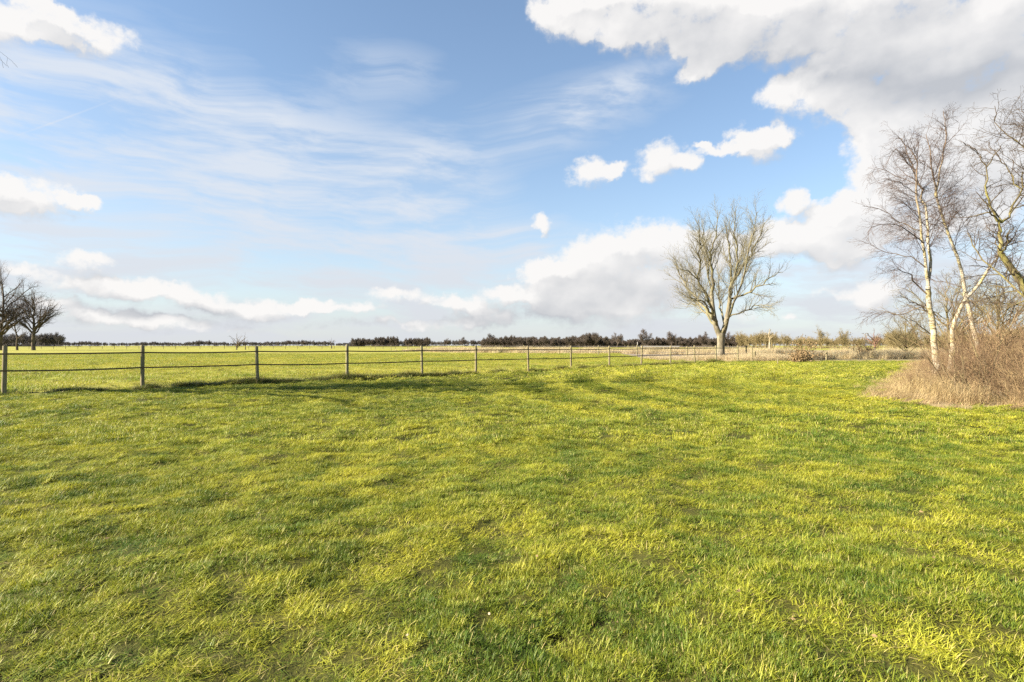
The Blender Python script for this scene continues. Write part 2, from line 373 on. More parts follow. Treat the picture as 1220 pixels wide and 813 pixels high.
def tilt_spin(ax, ay, spin):
    """XYZ euler of: spin about the stem, then lean by ax (about x) and ay (about y)"""
    ca, sa, cb, sb, cs, sn = np.cos(ax), np.sin(ax), np.cos(ay), np.sin(ay), np.cos(spin), np.sin(spin)
    r00, r10, r20 = cb * cs, sa * sb * cs + ca * sn, -ca * sb * cs + sa * sn
    r21, r22 = ca * sb * sn + sa * cs, ca * cb
    return np.stack([np.arctan2(r21, r22), -np.arcsin(np.clip(r20, -1, 1)), np.arctan2(r10, r00)], 1)
def slope(x, y, e=.07):
    return (height(x + e, y) - height(x - e, y)) / (2 * e), (height(x, y + e) - height(x, y - e)) / (2 * e)
def scatter(name, pts, rot, scl, idx, tone, variants, label, cat, kind='stuff'):
    me = make_mesh(name, pts, [], [], attrs={'rot': ('FLOAT_VECTOR', rot), 'scl': ('FLOAT_VECTOR', scl), 'idx': ('INT', idx), 'tone': ('FLOAT', tone)})
    o = link(name, me); tag(o, label, cat, kind=kind)
    ng = bpy.data.node_groups.new(name + '_scatter', 'GeometryNodeTree')
    ng.interface.new_socket('Geometry', in_out='INPUT', socket_type='NodeSocketGeometry'); ng.interface.new_socket('Geometry', in_out='OUTPUT', socket_type='NodeSocketGeometry')
    t = NT(ng); gi = t.n('NodeGroupInput'); go = t.n('NodeGroupOutput'); iop = t.n('GeometryNodeInstanceOnPoints'); jn = t.n('GeometryNodeJoinGeometry')
    for v in variants:
        oi = t.n('GeometryNodeObjectInfo'); oi.inputs['Object'].default_value = v; oi.inputs['As Instance'].default_value = True; t.l(oi.outputs['Geometry'], jn.inputs[0])
    def na_(nm, ty): a = t.n('GeometryNodeInputNamedAttribute', data_type=ty); a.inputs['Name'].default_value = nm; return a.outputs[0]
    t.l(gi.outputs[0], iop.inputs['Points']); t.l(jn.outputs[0], iop.inputs['Instance']); iop.inputs['Pick Instance'].default_value = True
    t.l(na_('idx', 'INT'), iop.inputs['Instance Index']); t.l(na_('rot', 'FLOAT_VECTOR'), iop.inputs['Rotation']); t.l(na_('scl', 'FLOAT_VECTOR'), iop.inputs['Scale'])
    t.l(iop.outputs[0], go.inputs[0])
    md = o.modifiers.new('scatter', 'NODES'); md.node_group = ng
    return o
def blade_mat(name, lo, hi, strawc, strawmix=1.0, patch=2.2, transl=.3, rough=.55, toned=True, spec=.3):
    m, nt = material(name); pos = nt.n('ShaderNodeNewGeometry').outputs['Position']
    tint = attr(nt, 'tint').outputs['Fac']; st = attr(nt, 'straw').outputs['Fac']; al = attr(nt, 'along').outputs['Fac']
    f = nt.m('ADD', nt.m('MULTIPLY', nt.ss(nt.noise(pos, patch, 4, .6), .3, .72), .6), nt.m('MULTIPLY', tint, .45))
    if toned: f = nt.m('ADD', f, attr(nt, 'tone', 'INSTANCER').outputs['Fac'])
    f = nt.m('MAXIMUM', nt.m('MINIMUM', f, 1.0), 0.0)
    c = nt.mix(f, lo, hi)
    big = nt.noise(pos, .3, 3, .6); c = nt.mix(nt.ss(big, .4, .7, 0, .3), c, (lo[0] * 1.1, lo[1] * 1.3, lo[2]))
    c = nt.mix(nt.m('MULTIPLY', st, strawmix), c, strawc)
    finish(nt, c, rough, translucent=transl, spec=spec)
    return m
M_LAWN = blade_mat('lawn_blade', (0.088, 0.140, 0.014), (0.46, 0.43, 0.038), (0.50, 0.40, 0.15), transl=.35)
M_PAST = blade_mat('pasture_blade', (0.20, 0.235, 0.024), (0.40, 0.365, 0.045), (0.38, 0.30, 0.13), patch=.8, transl=.4)
M_DRY = blade_mat('dry_blade', (0.30, 0.21, 0.10), (0.50, 0.38, 0.20), (0.22, 0.13, 0.06), patch=1.5, transl=.35, rough=.7)
rng = np.random.default_rng(3)
near_v = [clump('near_turf', M_LAWN, rng, n=330, radius=.12, lmin=.016, lmax=.043, wmin=.0018, wmax=.0040, lean=(.15, 1.15), curl=1.0, straw=.10, tufts=12) for _ in range(5)]
near_v += [clump('lying_blades', M_LAWN, rng, n=40, radius=.11, lmin=.05, lmax=.10, wmin=.0018, wmax=.0034, lean=(1.0, 1.5), curl=.35, straw=.12, seg=4) for _ in range(2)]
near_v += [clump('near_tuft', M_LAWN, rng, n=130, radius=.09, lmin=.035, lmax=.075, wmin=.0025, wmax=.005, lean=(.5, 1.35), curl=.9, straw=.06) for _ in range(3)]
mid_v = [clump('mid_turf', M_LAWN, rng, n=420, radius=.30, lmin=.025, lmax=.065, wmin=.004, wmax=.008, lean=(.15, 1.1), curl=.9, straw=.12, tufts=15) for _ in range(4)]
mid_v += [clump('mid_tuft', M_LAWN, rng, n=110, radius=.16, lmin=.05, lmax=.13, wmin=.004, wmax=.008, lean=(.4, 1.2), curl=.8, straw=.06) for _ in range(2)]
far_v = [clump('far_turf', M_LAWN, rng, n=300, radius=.6, lmin=.04, lmax=.09, wmin=.009, wmax=.018, lean=(.2, 1.1), curl=.8, straw=.12, seg=2, tufts=18) for _ in range(4)]
def wedge(rng, n, z0, z1, k=1.0, margin=1.5):
    z = np.sqrt(rng.random(n) * (z1 ** 2 - z0 ** 2) + z0 ** 2); return rng.uniform(-1, 1, n) * (k * z + margin), z
def lawn_band(name, n, z0, z1, variants, n_turf, sc, label, drop=.0, soft=0.0):
    x, y = wedge(rng, n, z0, z1)
    keep = lawn_mask(x, y) > .5
    keep &= ~in_poly(x, y, THICKET)
    b = bare_at(x, y); keep &= b < rng.uniform(.5, 1.0, n)
    gap = fbm(x, y, .16, 2, 21); low = gap < .30 + rng.normal(0, .03, n); keep &= ~(low & (rng.random(n) < .35))
    x, y, low = x[keep], y[keep], low[keep]; n = len(x)
    s, ln = stripes(x, y)
    tall = fbm(x, y, .5, 2, 31); lush = fbm(x, y, 1.7, 2, 33)
    prob = np.clip((tall - .52) * 5, 0, .75)
    tuft = rng.random(n) < prob
    idx = np.where(tuft, n_turf + rng.integers(0, max(1, len(variants) - n_turf), n), rng.integers(0, n_turf, n))
    if len(variants) == n_turf: idx = rng.integers(0, n_turf, n)
    hs = .42 + 1.25 * tall * rng.uniform(.7, 1.2, n) + .3 * (lush - .5)
    hs = hs * (1 - .12 * (s > .5)) * np.where(low, .45, 1) * (1 - .3 * ln)
    scl = np.stack([np.full(n, sc) * rng.uniform(.8, 1.2, n)] * 2 + [hs * sc], 1)
    # mower lean, alternate along the passes
    cxn, cyn = x - 15.5, y - 19; l = np.hypot(cxn, cyn) + 1e-6
    hx, hy = slope(x, y); tx, ty = -cyn / l, cxn / l
    ax_ = hy + rng.normal(0, .10, n) - .34 * s * ty; ay_ = -hx + rng.normal(0, .10, n) + .34 * s * tx
    rot = tilt_spin(ax_, ay_, rng.uniform(0, 6.28, n))
    tone = -.28 * (tuft * 1.0) - .35 * low + (lush - .5) * .45 + .16 * s + .85 * ln + rng.normal(0, .07, n) + (fbm(x, y, 6, 2, 50) - .5) * .3
    z = height(x, y)
    scatter(name, np.stack([x, y, z], 1), rot, scl, idx, tone, variants, label, 'grass')
lawn_band('lawn_grass', 21000, 1.2, 8.0, near_v, 5, 1.0, 'short yellow-green lawn grass in the foreground, nearest the camera')
lawn_band('lawn_grass', 15000, 7.6, 21.0, mid_v, 4, 1.0, 'mown lawn grass in the middle of the garden with curved mower passes')
lawn_band('lawn_grass', 13000, 20.0, 52.0, far_v, 4, 1.0, 'lawn grass at the far end before the lone bare tree')

# pasture beyond the fence
past_v = [clump('pasture_turf', M_PAST, rng, n=240, radius=.6, lmin=.05, lmax=.13, wmin=.010, wmax=.02, lean=(.3, 1.1), curl=.7, straw=.22, seg=2) for _ in range(4)]
x, y = wedge(rng, 26000, 9.0, 90.0, 1.0, 3)
keep = (lawn_mask(x, y) < .3) & (y > fence_y(x)) & ~((y > LAWN_BACK - 2) & (x > 14) & (y < 60)); keep &= ~((y > 60) & (x > 6 + .12 * y)); x, y = x[keep], y[keep]; n = len(x)
g = fbm(x, y, 1.6, 3, 60)
scatter('pasture_grass', np.stack([x, y, height(x, y)], 1), np.stack([rng.normal(0, .1, n), rng.normal(0, .1, n), rng.uniform(0, 6.28, n)], 1),
    np.stack([np.ones(n), np.ones(n), .25 + 1.7 * g * g * 1.6], 1), rng.integers(0, 4, n), (g - .5) * -2.2 + (fbm(x, y, 7, 2, 62) - .5) * 1.0 + rng.normal(0, .12, n), past_v, 'rough pale pasture grass in the paddock behind the post fence', 'grass')

# rough tufts left standing along the fence line
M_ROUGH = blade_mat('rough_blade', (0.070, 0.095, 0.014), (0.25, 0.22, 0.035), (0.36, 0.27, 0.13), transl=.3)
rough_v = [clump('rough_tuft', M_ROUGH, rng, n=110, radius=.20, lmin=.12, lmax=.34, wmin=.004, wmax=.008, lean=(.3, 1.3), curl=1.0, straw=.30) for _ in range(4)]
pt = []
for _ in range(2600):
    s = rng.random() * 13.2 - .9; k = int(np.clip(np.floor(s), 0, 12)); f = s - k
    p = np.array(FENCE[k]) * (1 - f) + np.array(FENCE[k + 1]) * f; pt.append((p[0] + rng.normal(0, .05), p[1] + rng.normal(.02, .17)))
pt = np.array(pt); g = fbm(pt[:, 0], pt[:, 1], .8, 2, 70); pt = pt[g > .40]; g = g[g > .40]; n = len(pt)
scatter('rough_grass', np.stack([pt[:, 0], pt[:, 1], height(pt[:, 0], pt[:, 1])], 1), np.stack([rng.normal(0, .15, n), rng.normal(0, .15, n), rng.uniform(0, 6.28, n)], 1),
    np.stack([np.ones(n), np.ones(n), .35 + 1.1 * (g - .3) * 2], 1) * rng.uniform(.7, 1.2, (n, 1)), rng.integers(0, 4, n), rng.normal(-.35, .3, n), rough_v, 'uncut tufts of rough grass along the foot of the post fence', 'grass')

x, y = wedge(rng, 3800, 14.0, 85.0, 1.0, 3); k = (lawn_mask(x, y) < .1) & (y > fence_y(x) + .8) & ~((y > LAWN_BACK - 2) & (x > 14)) & (fbm(x, y, 2.6, 3, 72) > .55) & ~((y > 60) & (x > 6 + .12 * y)); x, y = x[k], y[k]; n = len(x)
scatter('rough_grass', np.stack([x, y, height(x, y)], 1), np.stack([rng.normal(0, .2, n), rng.normal(0, .2, n), rng.uniform(0, 6.28, n)], 1), rng.uniform(.6, 1.1, (n, 1)) * np.array([[1.5, 1.5, .6]]), rng.integers(0, 4, n), rng.normal(.0, .35, n), rough_v,
        'scattered darker tussocks in the paddock behind the post fence', 'grass')

# ------------------------------------------------------------------ tubes and trees
class Tubes:
    def __init__(s): s.it = {}
    def add(s, pts, rad, sides): s.it.setdefault((len(pts), sides), []).append((pts, rad))
    def build(s, name, mat):
        VV, QQ = [], []; o = 0; rv = []
        for (n, k), lst in s.it.items():
            Pp = np.array([a for a, _ in lst]); Rr = np.array([b for _, b in lst]); B = len(lst)
            T = np.empty_like(Pp); T[:, 1:-1] = Pp[:, 2:] - Pp[:, :-2]; T[:, 0] = Pp[:, 1] - Pp[:, 0]; T[:, -1] = Pp[:, -1] - Pp[:, -2]
            T /= np.linalg.norm(T, axis=2, keepdims=True) + 1e-9
            mean = T.mean(1); ref = np.where(np.abs(mean[:, 2:3]) > .75, np.array([[1., .13, 0]]), np.array([[0, 0, 1.]]))
            U = np.cross(T, ref[:, None, :]); U /= np.linalg.norm(U, axis=2, keepdims=True) + 1e-9; Vv = np.cross(T, U)
            a = np.arange(k) / k * 2 * np.pi
            ring = Pp[:, :, None, :] + Rr[:, :, None, None] * (np.cos(a)[None, None, :, None] * U[:, :, None, :] + np.sin(a)[None, None, :, None] * Vv[:, :, None, :])
            VV.append(ring.reshape(-1, 3)); rv.append(np.repeat(Rr.reshape(-1), k))
            b = np.arange(B)[:, None, None] * n * k; r = np.arange(n - 1)[None, :, None] * k; c = np.arange(k)[None, None, :]; c2 = (c + 1) % k
            q = np.stack(np.broadcast_arrays(b + r + c, b + r + c2, b + r + k + c2, b + r + k + c), -1).reshape(-1, 4) + o
            QQ.append(q); o += B * n * k
        return make_mesh(name, np.concatenate(VV), QQ, [mat], True, {'girth': ('FLOAT', np.concatenate(rv))})
def unit(v): return v / (np.linalg.norm(v) + 1e-9)
def smooth_path(ctrl, n):
    """Catmull-Rom through control points"""
    c = np.array(ctrl, float); c = np.vstack([2 * c[0] - c[1], c, 2 * c[-1] - c[-2]]); m = len(c) - 3
    out = []
    for t in np.linspace(0, m - 1e-6, n):
        i = int(t); f = t - i; p0, p1, p2, p3 = c[i:i + 4]
        out.append(.5 * (2 * p1 + (p2 - p0) * f + (2 * p0 - 5 * p1 + 4 * p2 - p3) * f * f + (-p0 + 3 * p1 - 3 * p2 + p3) * f ** 3))
    return np.array(out)
def grow(T, rng, pts, rad, lev, P):
    """side shoots of a limb, recursively.  P: n per metre, angle, ratio, up, wiggle for every level"""
    if lev >= len(P['n']): return
    seg = np.linalg.norm(np.diff(pts, axis=0), axis=1); L = seg.sum(); cum = np.concatenate([[0], np.cumsum(seg)]) / L
    n = max(1, int(P['n'][lev] * L + rng.random())); t0 = P['t0'][lev]
    for i in range(n):
        t = t0 + (1 - t0) * (i + rng.random()) / n
        k = min(len(pts) - 2, max(0, np.searchsorted(cum, t) - 1)); f = (t - cum[k]) / (cum[k + 1] - cum[k] + 1e-9)
        p = pts[k] * (1 - f) + pts[k + 1] * f; r = rad[k] * (1 - f) + rad[k + 1] * f; tg = unit(pts[k + 1] - pts[k])
        pr = unit(np.cross(tg, rng.normal(size=3))); a = R(P['ang'][lev]) * rng.uniform(.65, 1.3)
        d = unit(tg * math.cos(a) + pr * math.sin(a) + np.array([0, 0, P['up'][lev]]))
        cl = min(P['max'][lev], P['ratio'][lev] * L * (1.05 - .75 * t)) * rng.uniform(.55, 1.25) + P['min'][lev]
        m = P['pts'][lev]; q = [p]; st = cl / (m - 1)
        for _ in range(m - 1):
            d = unit(d + rng.normal(0, P['wig'][lev], 3) + np.array([0, 0, P['trop'][lev]])); q.append(q[-1] + d * st)
        q = np.array(q); r0 = min(r * .7, P['rmax'][lev], .006 + cl * .018); rr = np.linspace(r0, max(P['rtip'], r0 * .22), m)
        T.add(q, rr, P['sides'][lev]); grow(T, rng, q, rr, lev + 1, P)
def limb(T, ctrl, r0, r1, n=12, sides=8, wob=0.0, rng=None):
    p = smooth_path(ctrl, n)
    if wob: p[1:-1] += rng.normal(0, wob, (n - 2, 3))
    r = np.linspace(r0, r1, n); T.add(p, r, sides); return p, r
def bark(name, base, dark, moss=None, twig=None, scale=6, mossamt=.5, girth=(.012, .05)):
    m, nt = material(name); tco = nt.n('ShaderNodeTexCoord').outputs['Object']
    st = nt.mapping(tco, sc=(1, 1, .35)); f = nt.noise(st, scale, 6, .65)
    c = nt.mix(nt.ss(f, .35, .65), dark, base)
    if moss: c = nt.mix(nt.ss(nt.noise(tco, scale * .35, 4, .6), .45, .65, 0, mossamt), c, moss)
    if twig: c = nt.mix(nt.ss(attr(nt, 'girth').outputs['Fac'], girth[0], girth[1]), twig, c)
    finish(nt, c, .9, f, .6, .03, spec=.15); return m

# --- the lone bare tree beyond the fence
def lone_tree():
    rng = np.random.default_rng(21); Z = 53.0
    root = link('bare_tree', None, loc=(W(858.5, 0, Z)[0], Z, 0)); base = np.array(root.location)
    tag(root, 'large bare tree with a forked pale trunk standing alone in the field', 'tree')
    def Q(px, py, dy=0.0):
        dx = px - 858.5; px = 858.5 + dx * (1 - min(abs(dx) / 70, 1) * (.36 if dx > 0 else .10)); return W(px, py + (4 if py < 300 else 0), Z) - base + np.array([0, dy, 0])
    tr, cr = Tubes(), Tubes()
    p = smooth_path([Q(859, 430), Q(858.6, 420), Q(859, 408), Q(859, 397)], 10); tr.add(p, np.array([.58, .43, .38, .36, .35, .35, .35, .36, .37, .35]), 14)
    bo = np.random.default_rng(5)
    L = {}
    L['l'] = limb(tr, [Q(858.2, 401), Q(853, 389), Q(849.5, 370), Q(848, 352)], .29, .15, 10, 9)
    L['r'] = limb(tr, [Q(860.0, 401), Q(864.5, 387), Q(868.5, 368), Q(870.5, 350)], .28, .15, 10, 9)
    main = [([(848, 352, 0), (846.5, 330, -.4), (842, 306, -1.0), (844, 284, -1.5), (845.5, 252, -2)], .20),
            ([(848.6, 358, 0), (851, 335, 1.2), (853, 305, 2.2), (850, 275, 3), (852, 248, 3.4)], .15),
            ([(853, 389, 0), (841, 371, -1.2), (827, 352, -2.6), (808, 334, -3.6), (788, 322, -4)], .19),
            ([(846, 378, -.4), (838, 358, 1.2), (826, 338, 2.4), (819.5, 319, 3.2), (812, 290, 3.6)], .17),
            ([(843, 374, -.8), (830, 366, -2.4), (814, 362, -4), (800, 362, -5), (789, 372, -5.6)], .11),
            ([(849, 366, 0), (836, 335, 1), (828, 308, -1), (822, 282, -2), (818, 266, -2.4)], .14),
            ([(870.5, 350, 0), (874, 326, .5), (876.5, 308, 1), (878.5, 279, 1.6), (883, 254, 2.2)], .20),
            ([(869, 366, 0), (864.5, 344, -1.4), (867.5, 311, -2.4), (859, 284, -3.2), (857, 258, -3.8)], .17),
            ([(869.5, 362, 0), (879, 348, 1.4), (891, 330, 2.6), (911, 318, 3.6), (929, 304, 4.2)], .18),
            ([(873, 356, .6), (884, 352, -1), (899, 343, -2.6), (917, 334, -3.6), (934, 332, -4.2)], .13),
            ([(872, 342, .2), (884, 316, -1.6), (893, 292, -2.6), (903, 270, -3.2)], .16),
            ([(866, 380, .2), (877, 372, -2), (890, 366, -3.8), (904, 372, -5)], .10),
            ([(860, 398, 0), (858, 372, -2.6), (861, 340, -4.4), (866, 300, -5.4), (871, 266, -5.8)], .15),
            ([(857, 396, 0), (850, 370, 2.6), (841, 345, 5), (835, 310, 6.2)], .14),
            ([(864, 388, 0), (872, 362, 3), (884, 335, 5.2), (890, 300, 6.4)], .14)]
    Pm = dict(n=[1.6, 3.3, 4.6], t0=[.26, .14, .1], ang=[36, 40, 42], ratio=[.40, .5, .55], max=[3.4, 1.7, 1.0], min=[.4, .25, .2], up=[.28, .22, .15],
              wig=[.10, .14, .18], trop=[.05, .04, .02], pts=[7, 5, 4], rmax=[.042, .016, .008], rtip=.004, sides=[5, 4, 3])
    for ctrl, r in main:
        c = [Q(a, b, d) for a, b, d in ctrl]; pp, rr = limb(cr, c, r * .80, .016, 14, 7, .08, rng); rr[:] = np.interp(np.linspace(0, 1, 14), [0, .5, 1], [r * .80, r * .46, .016]); grow(cr, rng, pp, rr, 0, Pm)
    mt = bark('pale_bark', (0.22, 0.19, 0.135), (0.09, 0.075, 0.05), (0.16, 0.15, 0.07), None, 5)
    mc = bark('pale_branch_bark', (0.20, 0.175, 0.115), (0.085, 0.07, 0.045), (0.16, 0.15, 0.06), (0.175, 0.155, 0.10), 4, .6)
    link('trunk', tr.build('lone_trunk', mt), root); link('crown', cr.build('lone_crown', mc), root)
lone_tree()

# --- birches and the leaning tree on the right
M_BIRCH, nt = material('birch_bark')
tco = nt.n('ShaderNodeTexCoord').outputs['Object']
band = nt.noise(nt.mapping(tco, sc=(1.2, 1.2, 7)), 2.6, 5, .7); blot = nt.noise(tco, 2.3, 5, .65)
c = nt.mix(nt.ss(band, .53, .63), (0.36, 0.315, 0.23), (0.045, 0.034, 0.023))
c = nt.mix(nt.ss(blot, .47, .63, 0, .75), c, (0.27, 0.22, 0.07))
c = nt.mix(nt.ss(attr(nt, 'girth').outputs['Fac'], .02, .055), (0.13, 0.09, 0.06), c)
finish(nt, c, .75, band, .4, .02, spec=.25)
M_BTWIG = bark('birch_twig', (0.22, 0.18, 0.09), (0.09, 0.06, 0.04), None, (0.088, 0.062, 0.050), 5, .5, (.008, .03))
P_BIRCH = dict(n=[4.4, 7.5, 11.0], t0=[.06, .12, .1], ang=[55, 42, 38], ratio=[.42, .36, .45], max=[2.0, .75, .42], min=[.25, .14, .1], up=[.2, -.05, -.2],
               wig=[.12, .16, .2], trop=[.03, -.02, -.10], pts=[6, 5, 4], rmax=[.014, .0065, .0035], rtip=.0024, sides=[4, 3, 3])
def birch(name, Z, basepx, label, stems, branches, seed):
    rng = np.random.default_rng(seed); root = link(name, None, loc=(W(basepx, 0, Z)[0], Z, 0)); base = np.array(root.location); tag(root, label, 'tree', 'birches by the thicket')
    def Q(a): return W(a[0], a[1], Z) - base + np.array([0, a[2] if len(a) > 2 else 0, 0])
    tr, cr = Tubes(), Tubes()
    for ctrl, r0, r1, dens in stems:
        p, r = limb(tr, [Q(a) for a in ctrl], r0, r1, 16, 9, .025, rng)
        if dens > 0: grow(cr, rng, p[int(len(p) * (1 - dens)):], r[int(len(p) * (1 - dens)):], 0, P_BIRCH)
    for ctrl, r0 in branches:
        p, r = limb(cr, [Q(a) for a in ctrl], r0, .006, 10, 5, .03, rng); grow(cr, rng, p, r, 1, dict(P_BIRCH, n=[0, 8.5, 11.0], max=[2, 1.0, .5]))
    link('trunk', tr.build(name + '_trunk', M_BIRCH), root); link('crown', cr.build(name + '_crown', M_BTWIG), root)
BZ = 22.0
birch('birch_tree', BZ, 1114, 'upright white birch with two forked stems at the left edge of the thicket',
      [([(1114, 452), (1116, 430), (1112, 392), (1107, 360), (1106, 342)], .122, .085, 0),
       ([(1106, 345), (1103, 318), (1096.5, 265), (1091.5, 226), (1092, 194), (1088, 170, .3)], .063, .010, .8),
       ([(1106.3, 346, .05), (1110, 317, .1), (1110, 272, .2), (1107, 238, .3), (1101, 216, .3), (1094, 186, .5), (1086, 158, .6)], .065, .009, .8)],
      [([(1110, 375), (1098, 366), (1085, 359), (1072, 352)], 0.0245), ([(1106, 352), (1090, 338), (1072, 330, -.6), (1050, 325, -1), (1026, 331, -1.2)], 0.0315),
       ([(1104, 320), (1088, 308), (1066, 298, .5), (1042, 283, .8)], 0.0245), ([(1100, 290), (1080, 282, -.4), (1052, 272, -.8), (1022, 276, -1.0), (1014, 284, -1)], 0.0238),
       ([(1098, 275), (1080, 262, .4), (1060, 246, .6), (1042, 240, .7)], 0.0210), ([(1093, 232), (1076, 222), (1060, 214), (1052, 220)], 0.0168), ([(1109, 300, .1), (1122, 288, .6), (1140, 276, 1)], 0.0154),
       ([(1092, 205), (1078, 190), (1066, 180), (1056, 196)], 0.0154), ([(1092, 190), (1080, 172), (1070, 164), (1060, 172)], 0.0126), ([(1105, 228), (1088, 200, 1), (1072, 186, 1.4), (1064, 200, 1.4)], 0.0140),
       ([(1109, 362), (1090, 372, .6), (1068, 372, 1), (1046, 380, 1)], 0.0210)], 31)
birch('birch_tree', BZ + 1.2, 1168, 'white birch leaning to the left across its neighbours behind the thicket',
      [([(1172, 440), (1160, 396), (1152.5, 361), (1147.5, 337), (1143, 315), (1128, 272), (1116, 238), (1112, 213), (1109, 189), (1103, 160)], .095, .011, .55),
       ([(1115, 236), (1119, 210), (1124, 180), (1127, 152), (1124, 132)], .045, .008, .75)],
      [([(1150, 345), (1134, 334, .5), (1118, 330, .8), (1104, 336, 1)], 0.0140), ([(1128, 272), (1142, 252, .4), (1152, 238, .6)], 0.0140), ([(1116, 240), (1130, 222, -.4), (1146, 208, -.6)], 0.0140),
       ([(1124, 160), (1132, 142), (1138, 130)], 0.0084), ([(1140, 306), (1158, 290, 1), (1170, 284, 1)], 0.0126)], 32)
birch('birch_tree', BZ - .8, 1133, 'short birch with a trunk bending to the right between the two taller birches',
      [([(1131, 444), (1134, 415), (1136, 385), (1147, 360), (1162, 343), (1177, 320), (1189, 306), (1200, 282, .4), (1206, 262, .6)], .083, .02, .5)],
      [([(1162, 343), (1180, 336, .5), (1200, 333, .8), (1222, 338, 1)], 0.0210), ([(1150, 356), (1136, 348, -.5), (1120, 352, -.8)], 0.0126)], 33)
def leaning_tree():
    rng = np.random.default_rng(41); Z = 17.5
    root = link('bare_tree', None, loc=(W(1262, 0, Z)[0], Z, 0)); base = np.array(root.location); tag(root, 'olive-barked bare tree leaning into view at the right edge', 'tree')
    def Q(a): return W(a[0], a[1], Z) - base + np.array([0, a[2] if len(a) > 2 else 0, 0])
    tr, cr = Tubes(), Tubes()
    limb(tr, [Q(a) for a in ((1264, 475), (1256, 420), (1238, 372), (1218, 338), (1204, 319), (1193, 303))], .16, .075, 14, 10)
    P = dict(n=[4.2, 6.5, 8.0], t0=[.05, .1, .1], ang=[58, 52, 48], ratio=[.5, .5, .5], max=[1.5, .7, .4], min=[.2, .14, .1], up=[.1, .0, .05], wig=[.17, .22, .26],
             trop=[.02, 0, 0], pts=[7, 5, 4], rmax=[.03, .012, .0055], rtip=.0032, sides=[5, 3, 3])
    for ctrl, r0 in [([(1193, 304), (1191, 285), (1190.6, 272), (1188, 262)], .10), ([(1189, 264), (1184, 252), (1177, 236), (1175, 215), (1174.7, 198)], .065), ([(1189, 263), (1197, 262), (1207, 250), (1218, 226), (1232, 200, .4)], .07),
                     ([(1193, 303), (1183, 296, -.5), (1176, 284, -.8), (1174, 275, -.9)], .05), ([(1205, 321), (1190, 330, -.5), (1174, 330, -.9), (1160, 336, -1.1)], .045), ([(1175, 200), (1182, 188), (1192, 178), (1204, 168, .3)], .03),
                     ([(1175, 198), (1168, 186), (1158, 176), (1148, 170)], .026), ([(1218, 226), (1212, 200, .3), (1205, 180, .5), (1198, 160, .6)], .035), ([(1240, 374), (1232, 330, 1), (1214, 290, 1.6), (1214, 262, 2)], .06),
                     ([(1238, 372), (1262, 320), (1266, 250), (1250, 190), (1240, 150)], .11), ([(1258, 260), (1236, 220, -.6), (1220, 188, -1), (1206, 150, -1.2), (1200, 128, -1.2)], .05), ([(1255, 210), (1240, 170, .6), (1224, 140, 1), (1218, 110, 1)], .04), ([(1193, 300), (1206, 282, .6), (1216, 270, 1)], .03)]:
        p, r = limb(cr, [Q(a) for a in ctrl], r0 * .62, max(.009, r0 * .22), 10, 6, .03, rng); grow(cr, rng, p, r, 0, P)
    mt = bark('olive_bark', (0.22, 0.19, 0.08), (0.09, 0.07, 0.035), (0.20, 0.185, 0.04), None, 6); mc = bark('olive_branch', (0.21, 0.185, 0.075), (0.08, 0.06, 0.035), (0.19, 0.175, 0.035), (0.075, 0.055, 0.038), 6, .6, (.008, .03))
    link('trunk', tr.build('leaning_trunk', mt), root); link('crown', cr.build('leaning_crown', mc), root)
leaning_tree()

# --- generic bare tree
def bare_tree(name, loc, H, trunk_h, r, seed, label, mt, mc, nlimb=9, spread=.8, P=None, group=None, rotz=0, droop=0., sides=7, lean=0.0, tn='tree', extra=()):
    rng = np.random.default_rng(seed); root = link(name, None, loc=loc, rotz=rotz)
    if label: tag(root, label, tn, group)
    tr, cr = Tubes(), Tubes()
    top = np.array([lean * H, 0, H * .93]); ctrl = [np.array([0, 0, -.15]), np.array([0, 0, trunk_h * .5]) + rng.normal(0, .01 * H, 3) * [1, 1, 0], np.array([lean * trunk_h, 0, trunk_h])]
    limb(tr, ctrl, r * 1.2, r * .8, 8, 9)
    lead, lr = limb(cr, [ctrl[-1], ctrl[-1] * .5 + top * .5 + rng.normal(0, .03 * H, 3), top], r * .8, r * .06, 12, sides, H * .008, rng)
    P = P or dict(n=[.9, 1.5, 2.0], t0=[.15, .12, .1], ang=[42, 45, 45], ratio=[.5, .5, .5], max=[H * .25, H * .12, H * .07], min=[H * .02] * 3, up=[.25, .15, .1], wig=[.12, .16, .2], trop=[.04, .02, 0], pts=[6, 5, 4],
                  rmax=[r * .3, r * .1, r * .05], rtip=r * .018, sides=[4, 3, 3])
    grow(cr, rng, lead, lr, 0, P)
    for c in extra:
        p, rr = limb(cr, c, r * .16, r * .02, 12, sides - 1, H * .004, rng); grow(cr, rng, p, rr, 0, P)
    for i in range(nlimb):
        t = rng.uniform(0, .55) ** 1.2; k = int(t * 11); p0 = lead[k]; a = i * 2.4 + rng.normal(0, .4); ln = spread * H * .5 * rng.uniform(.75, 1.1) * (1 - .4 * t)
        rise = ln * rng.uniform(.5, 1.1) * (1 - droop)
        d = np.array([math.cos(a), math.sin(a), 0]); c = [p0, p0 + d * ln * .35 + [0, 0, rise * .45], p0 + d * ln * .75 + [0, 0, rise * .85], p0 + d * ln + [0, 0, rise]]
        p, rr = limb(cr, c, lr[k] * .62, r * .06, 10, sides - 1, H * .008, rng); grow(cr, rng, p, rr, 0, P)
    link('trunk', tr.build(name + '_trunk', mt), root); link('crown', cr.build(name + '_crown', mc), root)
    return root
M_DKB = bark('dark_bark', (0.13, 0.10, 0.07), (0.05, 0.04, 0.03), (0.14, 0.12, 0.06), None, 3)
M_DKT = bark('dark_branch', (0.12, 0.095, 0.07), (0.05, 0.04, 0.03), None, (0.085, 0.065, 0.055), 3, .5, (.02, .08))
LZ = 150.0
def lx(px, z): return (px - CX) / PXF * z
